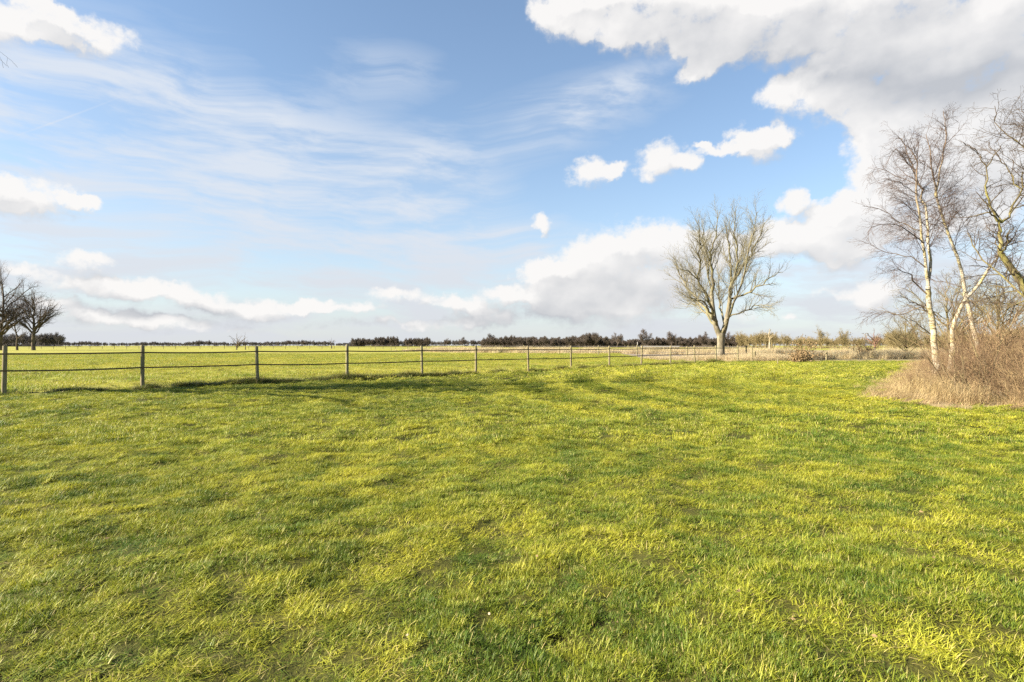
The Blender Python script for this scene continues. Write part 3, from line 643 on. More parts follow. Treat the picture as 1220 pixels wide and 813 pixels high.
bare_tree('bare_tree', (lx(1, LZ), LZ, 0), 23.5, 4.0, .55, 51, 'tallest of the dark bare trees at the left edge, beyond the leftmost fence post', M_DKB, M_DKT, 17, .85)
bare_tree('bare_tree', (lx(40, LZ), LZ, 0), 17.6, 4.2, .42, 52, 'round-crowned dark bare tree standing free at the right of the left group', M_DKB, M_DKT, 18, .82)
bare_tree('bare_tree', (lx(20.5, LZ + 4), LZ + 4, 0), 11.0, 3.0, .26, 53, 'thin small bare tree between the two dark trees at the left', M_DKB, M_DKT, 6, .6)
# tree whose twigs reach into the upper left corner; it throws the shadow band over the lawn
M_MDB = bark('grey_bark', (0.24, 0.20, 0.14), (0.10, 0.08, 0.05), (0.22, 0.20, 0.08), None, 4); M_MDT = bark('grey_branch', (0.22, 0.18, 0.12), (0.10, 0.08, 0.05), None, (0.13, 0.10, 0.07), 4, .5, (.01, .05))
P_SIDE = dict(n=[1.3, 2.2, 2.6], t0=[.12, .12, .1], ang=[42, 45, 45], ratio=[.5, .5, .5], max=[3.2, 1.5, .8], min=[.3, .2, .15], up=[.15, .05, .0], wig=[.12, .16, .2], trop=[.02, .0, -.02], pts=[6, 5, 4],
              rmax=[.05, .02, .01], rtip=.004, sides=[4, 3, 3])
bare_tree('bare_tree', (-25.0, 12.8, 0), 18.5, 6.5, .4, 54, 'bare tree outside the left edge whose twig tips hang into the upper left corner', M_MDB, M_MDT, 10, .95, P_SIDE, droop=.5, extra=([(0, 0, 9), (4, .6, 10.4), (7.4, 1.8, 10.0), (9.2, 2.5, 9.4)],))

# --- yellowish trees behind the birches
M_YLB = bark('yellow_bark', (0.17, 0.14, 0.075), (0.08, 0.06, 0.035), (0.15, 0.14, 0.04), None, 3); M_YLT = bark('yellow_branch', (0.16, 0.135, 0.065), (0.09, 0.07, 0.035), None, (0.15, 0.12, 0.058), 3, .5, (.01, .06))
P_BUSH = dict(n=[2.2, 3.6, 5.0], t0=[.12, .12, .1], ang=[40, 45, 48], ratio=[.5, .5, .5], max=[1.7, .9, .5], min=[.2, .14, .1], up=[.2, .12, .05], wig=[.14, .2, .22], trop=[.03, .01, 0], pts=[6, 5, 4], rmax=[.022, .010, .006], rtip=.0035, sides=[4, 3, 3])
bare_tree('bare_tree', (lx(1128, 40), 40, 0), 6.8, 1.0, .12, 61, 'bushy yellow-brown bare tree seen between the upright birch and the bent birch', M_YLB, M_YLT, 16, 1.1, P_BUSH)
bare_tree('bare_tree', (lx(1187, 34), 34, 0), 5.8, .8, .11, 62, 'bushy brown bare tree behind the thicket right of the leaning birch', M_YLB, M_YLT, 16, 1.15, P_BUSH)
bare_tree('bare_tree', (lx(1080, 58), 58, 0), 4.8, .6, .10, 63, 'low yellowish bare shrub tree behind the left side of the upright birch', M_YLB, M_YLT, 14, 1.2, P_BUSH)
# --- shrub with its thin companion in the paddock hedge
bare_tree('shrub', (lx(282, 170), 170, 0), 4.6, .3, .22, 64, 'brown twiggy shrub on the far side of the paddock, right of the second fence post', M_DKB, bark('shrub_twig', (0.16, 0.12, 0.07), (0.08, 0.06, 0.04), None, (0.14, 0.10, 0.06), 3), 14, 1.25, tn='shrub')
bare_tree('bare_tree', (lx(292.5, 172), 172, 0), 5.6, 1.0, .12, 65, 'spindly thin bare tree right beside the brown twiggy shrub', M_DKB, M_DKT, 5, .5)
bare_tree('bare_tree', (lx(395, 230), 230, 0), 4.6, 1.4, .22, 66, 'small round-headed bare tree on the skyline left of the fourth fence post', M_DKB, M_DKT, 9, .8)
# --- pale multi-stem tree and red-brown tree in the wood edge
M_PLB = bark('pale_stem', (0.33, 0.29, 0.22), (0.2, 0.17, 0.11), None, None, 3); M_PLT = bark('pale_twig', (0.36, 0.29, 0.18), (0.22, 0.17, 0.1), None, (0.27, 0.20, 0.12), 3)
pt_ = bare_tree('bare_tree', (lx(917, 190), 190, 0), 7.6, 2.6, .3, 67, 'pale-stemmed bare tree rising above the wood edge right of the lone tree', M_PLB, M_PLT, 10, .6)
M_RDT = bark('red_twig', (0.20, 0.11, 0.08), (0.12, 0.07, 0.05), None, (0.17, 0.09, 0.07), 3)
bare_tree('bare_tree', (lx(1042, 170), 170, 0), 6.8, .8, .3, 68, 'rounded reddish-brown bare tree above the wood edge left of the birches', M_DKB, M_RDT, 14, .95)

# ------------------------------------------------------------------ thicket of brambles and dry grass on the right
M_CANE, nt = material('cane'); pos = nt.n('ShaderNodeNewGeometry').outputs['Position']; rnd = nt.n('ShaderNodeObjectInfo').outputs['Random']
c = nt.mix(nt.ss(nt.noise(pos, 4, 4, .7), .35, .65), (0.13, 0.082, 0.042), (0.36, 0.26, 0.13)); c = nt.mix(nt.ss(rnd, .35, .75, 0, .7), c, (0.15, 0.09, 0.05)); c = nt.mix(nt.ss(nt.noise(pos, .8, 2, .5), .55, .7, 0, .6), c, (0.40, 0.30, 0.16))
finish(nt, c, .8, spec=.2)
def cane_clump(seed, H, n):
    r = np.random.default_rng(seed); T = Tubes()
    for _ in range(n):
        a = r.random() * 6.28; b = r.random() * .42; p = np.array([math.cos(a) * b, math.sin(a) * b, -.05]); h = H * r.uniform(.35, 1.15); d = unit(np.array([r.normal(0, .24), r.normal(0, .24), 1.0])); q = [p]
        bend = r.uniform(0, .5) ** 2; ba = r.random() * 6.28; m = 8
        for _k in range(m - 1):
            d = unit(d + r.normal(0, .11, 3) + bend * np.array([math.cos(ba) * .7, math.sin(ba) * .7, -.5]) * (_k / 4)); q.append(q[-1] + d * h / (m - 1))
        q = np.array(q); r0 = r.uniform(.004, .0075); T.add(q, np.linspace(r0, .0022, m), 3)
        for _s in range(r.integers(2, 6)):
            k = r.integers(2, m - 1); s0 = q[k]; dd = unit((q[min(k + 1, m - 1)] - q[k - 1]) / (h / 3) + r.normal(0, .6, 3)); l = r.uniform(.2, .6); s1 = s0 + dd * l * .5; s2 = s1 + unit(dd + r.normal(0, .3, 3)) * l * .5
            T.add(np.array([s0, s1, s2]), np.array([.0036, .0028, .0018]), 3)
            for _u in range(1):
                u0 = s1; u1 = u0 + unit(dd + r.normal(0, .6, 3)) * l * .4; T.add(np.array([u0, u1]), np.array([.0024, .0014]), 3)
    return bpy.data.objects.new('cane_clump', T.build('cane_clump', M_CANE))
canes = [cane_clump(80 + i, 1.6, 24) for i in range(5)]
def upright_clump(seed):
    r = np.random.default_rng(seed); T = Tubes()
    for _ in range(7):
        a = r.random() * 6.28; b = r.random() * .4; p = np.array([math.cos(a) * b, math.sin(a) * b, -.05]); h = r.uniform(1.2, 2.1); d = unit(np.array([r.normal(0, .16), r.normal(0, .16), 1.0])); q = [p]
        for _k in range(8): d = unit(d + r.normal(0, .10, 3)); q.append(q[-1] + d * h / 8)
        q = np.array(q); rr = np.linspace(r.uniform(.007, .013), .003, 9); T.add(q, rr, 4)
        grow(T, r, q, rr, 0, dict(n=[7, 7], t0=[.3, .2], ang=[38, 40], ratio=[.35, .5], max=[.55, .25], min=[.08, .05], up=[.2, .1], wig=[.12, .18], trop=[.03, 0], pts=[4, 3], rmax=[.004, .0025], rtip=.0014, sides=[3, 3]))
    return bpy.data.objects.new('upright_clump', T.build('upright_clump', M_STEM))
M_STEM = bark('scrub_stem', (0.20, 0.15, 0.08), (0.09, 0.065, 0.04), (0.17, 0.15, 0.06), (0.15, 0.095, 0.055), 8, .5, (.002, .006))
canes += [upright_clump(95 + i) for i in range(3)]
def poly_points(rng, n, poly, inset=0.0):
    lo, hi = poly.min(0), poly.max(0); x = rng.uniform(lo[0], hi[0], n); y = rng.uniform(lo[1], hi[1], n); k = in_poly(x, y, poly); return x[k], y[k]
def edge_dist(x, y, poly):
    d = np.full(len(x), 1e9)
    for i in range(len(poly)):
        a, b = poly[i], poly[(i + 1) % len(poly)]; ab = b - a; t = np.clip(((x - a[0]) * ab[0] + (y - a[1]) * ab[1]) / (ab @ ab), 0, 1); d = np.minimum(d, np.hypot(x - a[0] - t * ab[0], y - a[1] - t * ab[1]))
    return d
rng = np.random.default_rng(91)
x, y = poly_points(rng, 2900, THICKET); ed = edge_dist(x, y, THICKET); k = (ed > .25 + .7 * fbm(x, y, 1.2, 2, 80)) & (rng.random(len(x)) < np.where(y < 22, 1, .55)); x, y, ed = x[k], y[k], ed[k]; n = len(x)
hs = np.clip(.55 + .30 * (ed - .3), .45, 1.1) * rng.uniform(.5, 1.3, n) * (.35 + 1.1 * fbm(x, y, 1.3, 2, 81)) * np.where(rng.random(n) < .07, 1.35, 1); hs *= np.where(y > 20, .75, 1.0) * np.interp(x / y, [.60, .72, .92], [.62, .66, 1.08])
scatter('bramble_thicket', np.stack([x, y, np.zeros(n)], 1), np.stack([rng.normal(0, .14, n), rng.normal(0, .14, n), rng.uniform(0, 6.28, n)], 1), np.stack([hs * 1.1, hs * 1.1, hs], 1), np.where(rng.random(n) < .16, rng.integers(5, 8, n), rng.integers(0, 5, n)), np.zeros(n), canes,
        'tangle of brown leafless bramble stems round the foot of the birches', 'thicket')
dry_v = [clump('dry_tuft', M_DRY, rng, n=90, radius=.28, lmin=.30, lmax=.80, wmin=.004, wmax=.009, lean=(.1, .8), curl=1.0, straw=.25, seg=5) for _ in range(4)]
dry_v += [clump('flat_dry_tuft', M_DRY, rng, n=120, radius=.3, lmin=.2, lmax=.5, wmin=.004, wmax=.008, lean=(.7, 1.5), curl=.6, straw=.15, seg=4) for _ in range(2)]
x, y = poly_points(rng, 8500, THICKET); ed = edge_dist(x, y, THICKET); k = (ed < 1.0 + 1.6 * fbm(x, y, 1.5, 2, 83)) & (x < 32); x, y, ed = x[k], y[k], ed[k]; n = len(x)
hs = np.clip(.35 + .5 * ed, .35, 1.1) * rng.uniform(.7, 1.25, n)
scatter('dry_grass', np.stack([x, y, np.zeros(n)], 1), np.stack([rng.normal(0, .15, n), rng.normal(0, .15, n), rng.uniform(0, 6.28, n)], 1), np.stack([np.ones(n), np.ones(n), hs], 1), np.where(ed < .8, rng.integers(2, 6, n), rng.integers(0, 4, n)), rng.normal(0.1, .2, n), dry_v,
        'straw-coloured dead grass along the front of the bramble thicket', 'dry grass')
n0 = 900; tt = rng.integers(0, len(THICKET), n0); ff = rng.random((n0, 1)); q = THICKET[tt] * (1 - ff) + THICKET[(tt + 1) % len(THICKET)] * ff + rng.normal(0, .2, (n0, 2))
x, y = q[:, 0], q[:, 1]; k = ~in_poly(x, y, THICKET) & (y < 30) & (fbm(x, y, .8, 2, 88) > .45); x, y = x[k], y[k]; n = len(x)
scatter('dry_grass', np.stack([x, y, height(x, y)], 1), np.stack([rng.normal(0, .2, n), rng.normal(0, .2, n), rng.uniform(0, 6.28, n)], 1), rng.uniform(.3, .6, (n, 1)) * np.array([[1, 1, .7]]), rng.integers(0, 6, n), rng.normal(.05, .25, n), dry_v,
        'stray dead grass tufts straggling from the thicket edge onto the lawn', 'dry grass')
# long dry verge at the end of the lawn and on the far side of the paddock
M_VERGE = blade_mat('verge_blade', (0.42, 0.33, 0.19), (0.62, 0.52, 0.33), (0.30, 0.19, 0.10), patch=.8, transl=.45, rough=.7)
verge_v = [clump('verge_tuft', M_VERGE, rng, n=90, radius=.45, lmin=.5, lmax=1.2, wmin=.008, wmax=.018, lean=(.03, .38), curl=.6, straw=.2, seg=4) for _ in range(4)]
n = 4200; x = rng.uniform(13, 62, n); y = LAWN_BACK + .3 + rng.random(n) ** 1.4 * 11; k = (y > fence_y(x) - 1.0) & (fbm(x, y, 3, 2, 85) > .33) & ((x > 19) | (y > 51)); x, y = x[k], y[k]; n = len(x)
g = fbm(x, y, 4, 2, 86)
scatter('dry_grass', np.stack([x, y, np.zeros(n)], 1), np.stack([rng.normal(0, .1, n), rng.normal(0, .1, n), rng.uniform(0, 6.28, n)], 1), np.stack([np.ones(n), np.ones(n), (.45 + .9 * g) * np.clip((x - 10) / 16, .4, 1)], 1), rng.integers(0, 4, n), rng.normal(.15, .2, n), verge_v,
        'band of tall pale dry grass across the far end of the lawn', 'dry grass')
n = 2600; t = rng.random(n); x = -20 + 75 * t + rng.normal(0, 2, n); y = 118 - 52 * t + rng.normal(0, 2.0, n); k = fbm(x, y, 6, 2, 87) > .36; x, y = x[k], y[k]; n = len(x)
scatter('dry_grass', np.stack([x, y, np.zeros(n)], 1), np.stack([rng.normal(0, .1, n), rng.normal(0, .1, n), rng.uniform(0, 6.28, n)], 1), np.stack([np.ones(n) * 1.6, np.ones(n) * 1.6, .5 + .9 * rng.random(n)], 1), rng.integers(0, 4, n), rng.normal(.1, .2, n), verge_v,
        'ragged strip of dry reeds along the wire fence at the back of the paddock', 'dry grass')

# ------------------------------------------------------------------ fences
def box(cx, cy, cz, sx, sy, sz, rz=0.0, bev=0.0):
    v = []
    for z in (-.5, .5):
        for a, b in ((-1, -1), (1, -1), (1, 1), (-1, 1)):
            x, y = a * sx / 2, b * sy / 2; v.append((cx + x * math.cos(rz) - y * math.sin(rz), cy + x * math.sin(rz) + y * math.cos(rz), cz + z * sz))
    return np.array(v), np.array([(3, 2, 1, 0), (4, 5, 6, 7), (0, 1, 5, 4), (1, 2, 6, 5), (2, 3, 7, 6), (3, 0, 4, 7)])
M_POST, nt = material('fence_post_wood')
tco = nt.n('ShaderNodeTexCoord').outputs['Object']; f = nt.noise(nt.mapping(tco, sc=(1, 1, .08)), 60, 5, .65); g2 = nt.noise(tco, 5, 4, .6)
inf = nt.n('ShaderNodeObjectInfo').outputs['Random']
c = nt.mix(nt.ss(f, .3, .7), (0.13, 0.105, 0.055), (0.27, 0.235, 0.14)); c = nt.mix(nt.ss(g2, .45, .68, 0, .6), c, (0.15, 0.16, 0.05)); c = nt.mix(nt.m('MULTIPLY', inf, .35), c, (0.16, 0.11, 0.06))
finish(nt, c, .85, f, .5, .006, spec=.2)
M_TAPE, nt = material('fence_tape'); tco = nt.n('ShaderNodeTexCoord').outputs['Object']
finish(nt, nt.mix(nt.noise(tco, 4, 3, .6), (0.075, 0.052, 0.026), (0.13, 0.09, 0.045)), .7)
def round_post(h, r, lean, rng):
    T = Tubes(); n = 7; z = np.array([-.3, 0, h * .3, h * .6, h * .9, h - .012, h]); rad = np.array([r * 1.05, r * 1.03, r, r * .98, r * .97, r * .96, r * .86]); lx_, ly_ = lean
    pts = np.stack([lx_ * z / h + rng.normal(0, .002, n), ly_ * z / h + rng.normal(0, .002, n), z], 1); T.add(pts, rad, 12); T.add(np.array([pts[-1], pts[-1] + [0, 0, .004]]), np.array([r * .86, .002]), 12); return T
rng = np.random.default_rng(77); prng = np.random.default_rng(78)
fence = link('post_fence', None, loc=(FENCE[0][0], FENCE[0][1], 0)); fb = np.array(fence.location)
tag(fence, 'wooden post fence with two dark rails running away along the lawn', 'fence')
ext = [(FENCE[0][0] - 2.6, FENCE[0][1] - 1.9)] + FENCE
tops = []
HT = [1.34, 1.34, 1.31, 1.36, 1.33, 1.33, 1.31, 1.32, 1.31, 1.33, 1.30, 1.34, 1.31, 1.33]
for i, (x, y) in enumerate(ext):
    le = (rng.normal(0, .028), rng.normal(0, .02)); h = HT[max(0, i - 1)]
    if i == 1: le = (.035, 0)
    if i == 3: le = (-.04, 0)
    me = round_post(h, .056 * rng.uniform(.92, 1.08), le, prng).build('fence_post', M_POST)
    o = link('post', me, fence, (x - fb[0], y - fb[1], 0)); tops.append((x - fb[0], y - fb[1], le, h))
for zr in (1.13, .68):
    T = []; V = []; Qs = []; o = 0
    for i in range(len(tops) - 1):
        a, b = tops[i], tops[i + 1]; sag = rng.uniform(.008, .03); seg = 8; d = np.array([b[0] - a[0], b[1] - a[1]]); nrm = unit(np.array([d[1], -d[0]])); off_ = .066
        ha = zr + rng.normal(0, .012); hb = zr + rng.normal(0, .012)
        if i: ha = lasth
        lasth = hb
        for s in range(seg + 1):
            t = s / seg; px_ = a[0] + d[0] * t + nrm[0] * off_; py_ = a[1] + d[1] * t + nrm[1] * off_; pz_ = ha * (1 - t) + hb * t - sag * 4 * t * (1 - t)
            for dz, dn in ((-.021, -.003), (-.021, .003), (.021, .003), (.021, -.003)): V.append((px_ + nrm[0] * dn, py_ + nrm[1] * dn, pz_ + dz))
        for s in range(seg):
            for k in range(4): Qs.append((o + s * 4 + k, o + s * 4 + (k + 1) % 4, o + s * 4 + 4 + (k + 1) % 4, o + s * 4 + 4 + k))
        o += (seg + 1) * 4
    link('rail', make_mesh('fence_rail', V, [Qs], [M_TAPE], False), fence)
# the wire fence at the back of the paddock
M_WIRE, nt = material('fence_wire'); finish(nt, (0.12, 0.11, 0.10), .5)
def wire_fence(pts, h, r, label, wires, rads=.012, mat=M_POST):
    f = link('wire_fence', None, loc=(pts[0][0], pts[0][1], 0)); tag(f, label, 'fence'); b = np.array([pts[0][0], pts[0][1], 0]); q = []
    base_me = [round_post(h * s, r, (0, 0), prng).build('wire_fence_post', mat) for s in (1, .94, 1.05)]
    for i, (x, y) in enumerate(pts): link('post', base_me[i % 3], f, (x - b[0], y - b[1], 0)); q.append((x - b[0], y - b[1], 0))
    for w in wires:
        T = Tubes(); T.add(np.array(q) + [0, r + .012, w], np.full(len(q), rads), 4); link('wire', T.build('fence_wire', M_WIRE), f)
back = [gnd(px, py) for px, py in ((889, 428.5), (818.6, 426.8), (759, 425), (713, 424), (666, 422.8), (624, 421.6), (591, 420.6), (559, 419.8), (532, 419.2), (508, 418.6), (487, 418.2), (466, 417.8), (447, 417.5))]
wire_fence(back, 1.32, .06, 'thin wire fence with pale posts across the back of the paddock, behind the post fence', (1.2, .55), .016)
lf = [(lx(px, 205 - px * .02), 205 - px * .02) for px in np.linspace(20, 500, 34)]
wire_fence(lf, 1.25, .06, 'distant low wire fence along the far left edge of the paddock', (1.1, .6), .025, M_DKB)
# single posts at the end of the lawn
def stake(px, py, h, r, label, white=False):
    x, y = gnd(px, py); root = link('wooden_stake', round_post(h, r, (rng.normal(0, .03), 0), prng).build('wooden_stake', M_WHITE if white else M_POST), None, (x, y, 0)); tag(root, label, 'post'); return root
M_WHITE, nt = material('pale_post'); finish(nt, nt.mix(nt.noise(nt.n('ShaderNodeTexCoord').outputs['Object'], 9, 4, .6), (0.33, 0.30, 0.25), (0.45, 0.43, 0.38)), .7)
stake(896.5, 431, 1.25, .05, 'tall thin wooden stake just past the end of the post fence')
stake(899.8, 430, .82, .09, 'stout weathered stake right beside the tall thin one past the fence end')
stake(984.6, 430.5, .85, .085, 'dark weathered stake in the dry grass between the two leafy bushes')
stake(926.5, 435, .5, .035, 'short thin stick standing at the back edge of the lawn')
x, y = 0.22 * 120, 120
pole = link('pole', round_post(1.9, .05, (0, 0), prng).build('pole', M_WHITE), None, (lx(759.5, 100), 100, 0)); tag(pole, 'pale thin pole rising above the back fence in front of the dark wood', 'pole')
# long low barrier in front of the wood
bar = link('barrier', None, loc=(lx(786, 130), 130, 0)); tag(bar, 'low dark and white barrier in front of the wood left of the lone tree', 'barrier')
v, q = box(0, 0, 1.05, 9.0, .08, .28); link('board', make_mesh('barrier_board', v, [q], [M_WHITE], False), bar)
v, q = box(0, .005, .62, 9.0, .06, .35); link('lower_board', make_mesh('barrier_lower_board', v, [q], [M_DKB], False), bar)
for k in (-4.2, -1.4, 1.4, 4.2):
    v, q = box(k, .09, .55, .14, .10, 1.2); link('leg', make_mesh('barrier_leg', v, [q], [M_DKB], False), bar)

# ------------------------------------------------------------------ brown-leaved bushes in the verge
M_BLEAF, nt = material('withered_leaf'); pos = nt.n('ShaderNodeNewGeometry').outputs['Position']
finish(nt, nt.mix(nt.noise(pos, 5, 4, .6), (0.17, 0.11, 0.05), (0.32, 0.22, 0.11)), .8, translucent=.25)
def leaf_cloud(rng, centres, n, size):
    c = centres[rng.integers(0, len(centres), n)] + rng.normal(0, .12, (n, 3)); a = rng.normal(size=(n, 3)); a /= np.linalg.norm(a, axis=1, keepdims=True); b = np.cross(a, rng.normal(size=(n, 3))); b /= np.linalg.norm(b, axis=1, keepdims=True) + 1e-9
    s = size * rng.uniform(.6, 1.3, (n, 1)); V = np.stack([c - a * s, c + b * s * .5, c + a * s, c - b * s * .5], 1).reshape(-1, 3); Q = np.arange(n * 4).reshape(-1, 4); return V, Q
def leafy_bush(px, py, w, h, seed, label, lift=.0):
    r = np.random.default_rng(seed); x, y = gnd(px, py); root = link('bush', None, loc=(x, y, 0)); tag(root, label, 'bush'); T = Tubes(); tips = []
    for _ in range(34):
        a = r.random() * 6.28; e = r.uniform(.3, 1.0); p = [np.array([r.normal(0, .12), r.normal(0, .12), -.05])]; d = unit(np.array([math.cos(a) * w * .5 * r.random(), math.sin(a) * w * .5 * r.random(), h * e]))
        ln = np.linalg.norm([w * .5 * r.random(), h * e])
        for k in range(5): d = unit(d + r.normal(0, .16, 3)); p.append(p[-1] + d * ln / 5); 
        T.add(np.array(p), np.linspace(.022, .006, 6), 4); tips += p[2:]
    link('stems', T.build('bush_stems', M_YLB), root); V, Q = leaf_cloud(r, np.array(tips), 1050, .08); link('foliage', make_mesh('bush_foliage', V, [Q], [M_BLEAF], False), root)
leafy_bush(957, 431, 3.2, 1.9, 101, 'russet bush with withered leaves in the dry grass right of the lone tree'); leafy_bush(1032, 427, 4.6, 2.0, 102, 'wider russet bush with withered leaves close to the left side of the birches'); leafy_bush(950, 432.5, 1.6, .8, 103, 'small low russet bush tucked against the dry grass at the lawn edge')

# ------------------------------------------------------------------ far woods and hedgerows
def far_tree_mesh(seed, H, mat, dens=1.0, conifer=False, fat=1.0):
    r = np.random.default_rng(seed); T = Tubes(); rr = .022 * H
    stem, sr = limb(T, [np.array([0, 0, -.3]), np.array([r.normal(0, .02) * H, r.normal(0, .02) * H, H * .25]), np.array([r.normal(0, .03) * H, r.normal(0, .03) * H, H * .6])], rr, rr * .5, 6, 4, H * .008, r)
    P = dict(n=[30 / H * dens, 40 / H, 50 / H], t0=[.15, .12, .1], ang=[40, 46, 50], ratio=[.42, .5, .5], max=[H * .26, H * .15, H * .09], min=[H * .03] * 3, up=[.2, .12, .05], wig=[.14, .2, .22], trop=[.03, .01, 0], pts=[5, 4, 3], rmax=[rr * .34 * fat, rr * .18 * fat, rr * .12 * fat], rtip=rr * .07 * fat, sides=[3, 3, 3])
    for i in range(7):
        a = i * 2.4 + r.normal(0, .3); k = r.integers(2, 6); sp = H * r.uniform(.12, .36); top = H * r.uniform(.72, 1.0) * (1 - .35 * (sp / (.36 * H)) ** 2); p0 = stem[k]; d = np.array([math.cos(a), math.sin(a), 0])
        q, qr = limb(T, [p0, p0 * .5 + np.array([0, 0, top * .5]) + d * sp * .6, np.array([0, 0, top]) + d * sp], rr * .5, rr * .1, 7, 3, H * .012, r); grow(T, r, q, qr, 0, P)
    return bpy.data.objects.new('far_tree', T.build('far_tree', mat))
def thick_mesh(seed, mat, n=260, w=4.0, h=3.0):
    r = np.random.default_rng(seed); T = Tubes()
    for _ in range(n):
        a = r.random() * 6.28; b = w * math.sqrt(r.random()); p = np.array([math.cos(a) * b, math.sin(a) * b, -.1]); d = unit(np.array([r.normal(0, .3), r.normal(0, .3), 1.])); hh = h * r.uniform(.35, 1.1) * (1.1 - .5 * (b / w) ** 2); q = [p]
        for k in range(3): d = unit(d + r.normal(0, .2, 3)); q.append(q[-1] + d * hh / 3)
        T.add(np.array(q), np.linspace(.09, .04, 4), 3)
    return bpy.data.objects.new('undergrowth', T.build('undergrowth', mat))
M_WOOD = bark('wood_twig', (0.13, 0.10, 0.075), (0.075, 0.058, 0.045), None, (0.11, 0.085, 0.07), .5)
M_WOODD = bark('dark_wood_twig', (0.12, 0.094, 0.068), (0.07, 0.058, 0.045), None, (0.10, 0.08, 0.062), .5)
M_HAZED_HEDGE = bark('hazed_hedge_twig', (0.125, 0.11, 0.10), (0.08, 0.072, 0.068), None, (0.11, 0.098, 0.092), .5)  # twig colour greyed to stand in for the fade of distance haze
M_WOODY = bark('olive_wood_twig', (0.24, 0.19, 0.09), (0.13, 0.10, 0.05), None, (0.20, 0.155, 0.075), .5)
fw = [far_tree_mesh(200 + i, 11, M_WOOD, 1.2, fat=1.6) for i in range(4)] + [thick_mesh(210, M_WOODD), thick_mesh(211, M_WOOD)]
fd = [far_tree_mesh(220 + i, 11, M_WOODD, 1.4, fat=2.0) for i in range(3)] + [thick_mesh(223, M_WOODD, 300, 4, 5)]
fh = [far_tree_mesh(240 + i, 11, M_HAZED_HEDGE, 1.2, fat=1.6) for i in range(4)] + [thick_mesh(245, M_HAZED_HEDGE, 200, 4, 2.6)]
fy = [far_tree_mesh(230 + i, 9, M_WOODY, .6, fat=.8) for i in range(4)] + [thick_mesh(234, M_WOODY, 90, 4, 2.6)]
def wood(name, n, px0, px1, z0, z1, hfun, variants, nunder, label, seed, cat='wood', clear=None):
    r = np.random.default_rng(seed); px = r.uniform(px0, px1, n); z = z0 + (z1 - z0) * r.random(n); nt_ = len(variants) - nunder
    idx = np.where(r.random(n) < .55, r.integers(0, nt_, n), nt_ + r.integers(0, nunder, n)); s = hfun(px, r) * r.uniform(.72, 1.15, n)
    return scatter(name, np.stack([(px - CX) / PXF * z, z, np.zeros(n)], 1), np.stack([np.zeros(n), np.zeros(n), r.uniform(0, 6.28, n)], 1), np.stack([s, s, s], 1), idx, np.zeros(n), variants, label, cat)
nz = lambda px, s, sd: fbm(px, px * 0, s, 2, sd)
wood('dark_wood', 1300, 575, 890, 330, 420, lambda px, r: .28 + .52 * nz(px, 60, 301), fd + fw[:3] + fw[4:5], 1, 'dark leafless wood along the horizon behind the paddock and the lone tree', 301)
wood('olive_wood', 520, 880, 1330, 230, 340, lambda px, r: .36 + .7 * nz(px, 50, 303), fy, 1, 'olive-brown scrubby wood along the horizon left of the birches', 302)
wood('olive_wood', 260, 1060, 1400, 90, 130, lambda px, r: .30 + .3 * nz(px, 50, 305), fy, 1, 'nearer brown scrub glimpsed behind the birches and the thicket', 305)
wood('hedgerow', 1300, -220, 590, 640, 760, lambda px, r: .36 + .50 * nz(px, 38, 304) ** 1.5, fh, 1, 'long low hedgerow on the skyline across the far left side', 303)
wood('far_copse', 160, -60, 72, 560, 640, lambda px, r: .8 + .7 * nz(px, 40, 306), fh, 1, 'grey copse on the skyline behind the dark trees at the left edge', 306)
wood('far_copse', 120, 418, 474, 540, 600, lambda px, r: .62 + .3 * nz(px, 30, 307), fd, 1, 'low dark copse on the skyline right of the fourth fence post', 307)
wood('far_copse', 60, 482, 512, 540, 600, lambda px, r: .62 + .2 * nz(px, 30, 308), fd, 1, 'smaller dark copse on the skyline above the fifth fence post', 308)
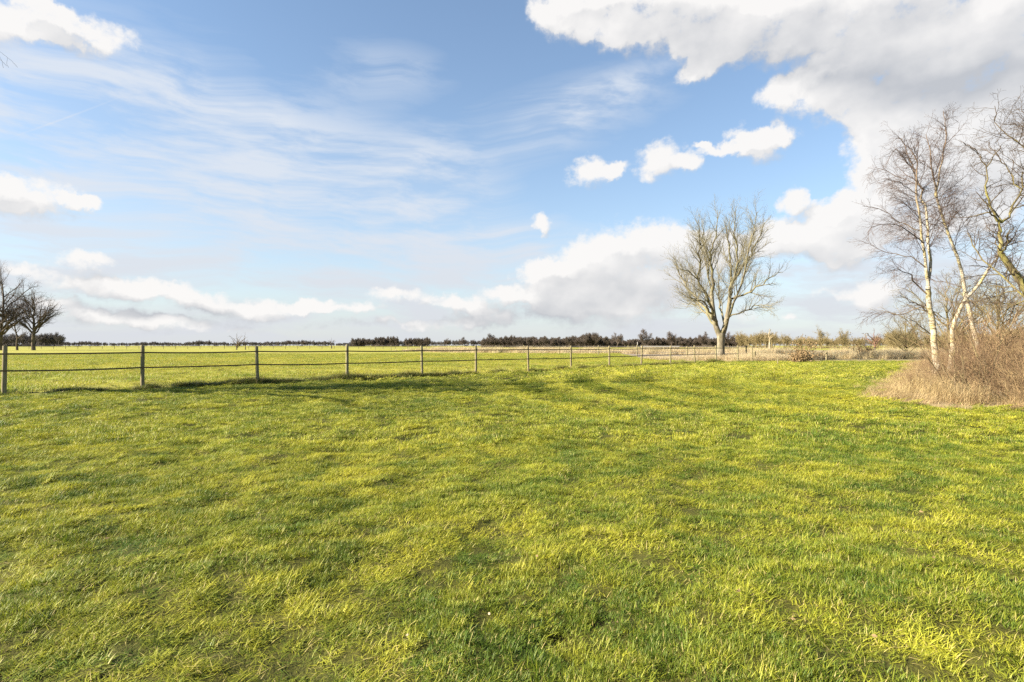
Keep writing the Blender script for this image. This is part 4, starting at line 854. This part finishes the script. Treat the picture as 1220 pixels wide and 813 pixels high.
# single trees standing out of the skyline
r = np.random.default_rng(311)
for i, (px, hh, z) in enumerate([(345, 6.5, 560), (362, 5.6, 560), (533, 8.5, 500), (551, 9.0, 500), (585, 10.0, 400), (612, 8.4, 380), (735, 9.6, 320), (768, 11.0, 320), (800, 9.5, 320), (838, 9.2, 320), (868, 9.4, 300), (978, 9.4, 230), (1006, 8.6, 230), (1062, 8.2, 220)]):
    src = (fw + fy)[(i * 3) % 4] if px < 880 else fy[i % 4]
    o = link('skyline_tree', src.data, None, (lx(px, z), z, 0), r.uniform(0, 6)); s = hh / (11 if px < 880 else 9); o.scale = (s, s, s)
    wh = ['skyline tree above the hedgerow, left one of a pair right of the third fence post', 'skyline tree above the hedgerow, right one of a pair left of the fourth fence post', 'bare skyline tree, left one of the pair between the fifth and sixth fence posts', 'taller bare skyline tree just left of the sixth fence post',
          'bare tree marking the left end of the dark wood', 'bare tree rising from the dark wood left of the seventh fence post', 'bare tree rising from the dark wood above the ninth fence post', 'tallest bare tree rising from the dark wood above the tenth fence post',
          'bare tree rising from the dark wood above the eleventh fence post', 'bare tree of the dark wood just left of the lone tree trunk', 'bare tree of the dark wood just right of the lone tree trunk', 'olive bare tree above the wood edge right of the russet bush', 'olive bare tree above the wood edge left of the reddish tree', 'olive bare tree just right of the rounded reddish tree'][i]
    tag(o, wh, 'tree', 'trees rising from the skyline')

# ------------------------------------------------------------------ a few withered leaves on the lawn
lm_, lq = np.array([(-.035, 0, .004), (-.015, .017, .012), (.015, .018, .006), (.04, 0, .012), (.015, -.018, .010), (-.015, -.016, .003)]), np.array([(0, 1, 2, 5), (5, 2, 3, 4)])
leaf_me = make_mesh('fallen_leaf', lm_, [lq], [M_BLEAF], True)
M_PLEAF, nt = material('bleached_leaf'); finish(nt, (0.34, 0.27, 0.18), .8, translucent=.2)
leaf_me2 = make_mesh('fallen_leaf', lm_, [lq], [M_PLEAF], True)
r = np.random.default_rng(320)
for px, py, w in ((185, 694, 1), (308, 617, 1), (128, 645, 0), (485, 762, 1), (583, 735, 1), (735, 742, 0), (1042, 769, 0), (1098, 617, 0), (1112, 680, 0), (945, 748, 0), (64, 651, 1), (640, 668, 0), (880, 716, 0), (270, 590, 1)):
    x, y = gnd(px, py); o = link('fallen_leaf', leaf_me2 if w else leaf_me, None, (x, y, float(height(np.array([x]), np.array([y]))[0]) + .045), r.uniform(0, 6.28)); s = r.uniform(.28, .5); o.scale = (s, s, s); o.rotation_euler[0] = r.normal(0, .4)
    tag(o, 'small bleached pale leaf lying on the lawn grass' if w else 'small withered brown leaf lying on the lawn grass', 'leaf', 'pale leaves on the lawn' if w else 'brown leaves on the lawn')
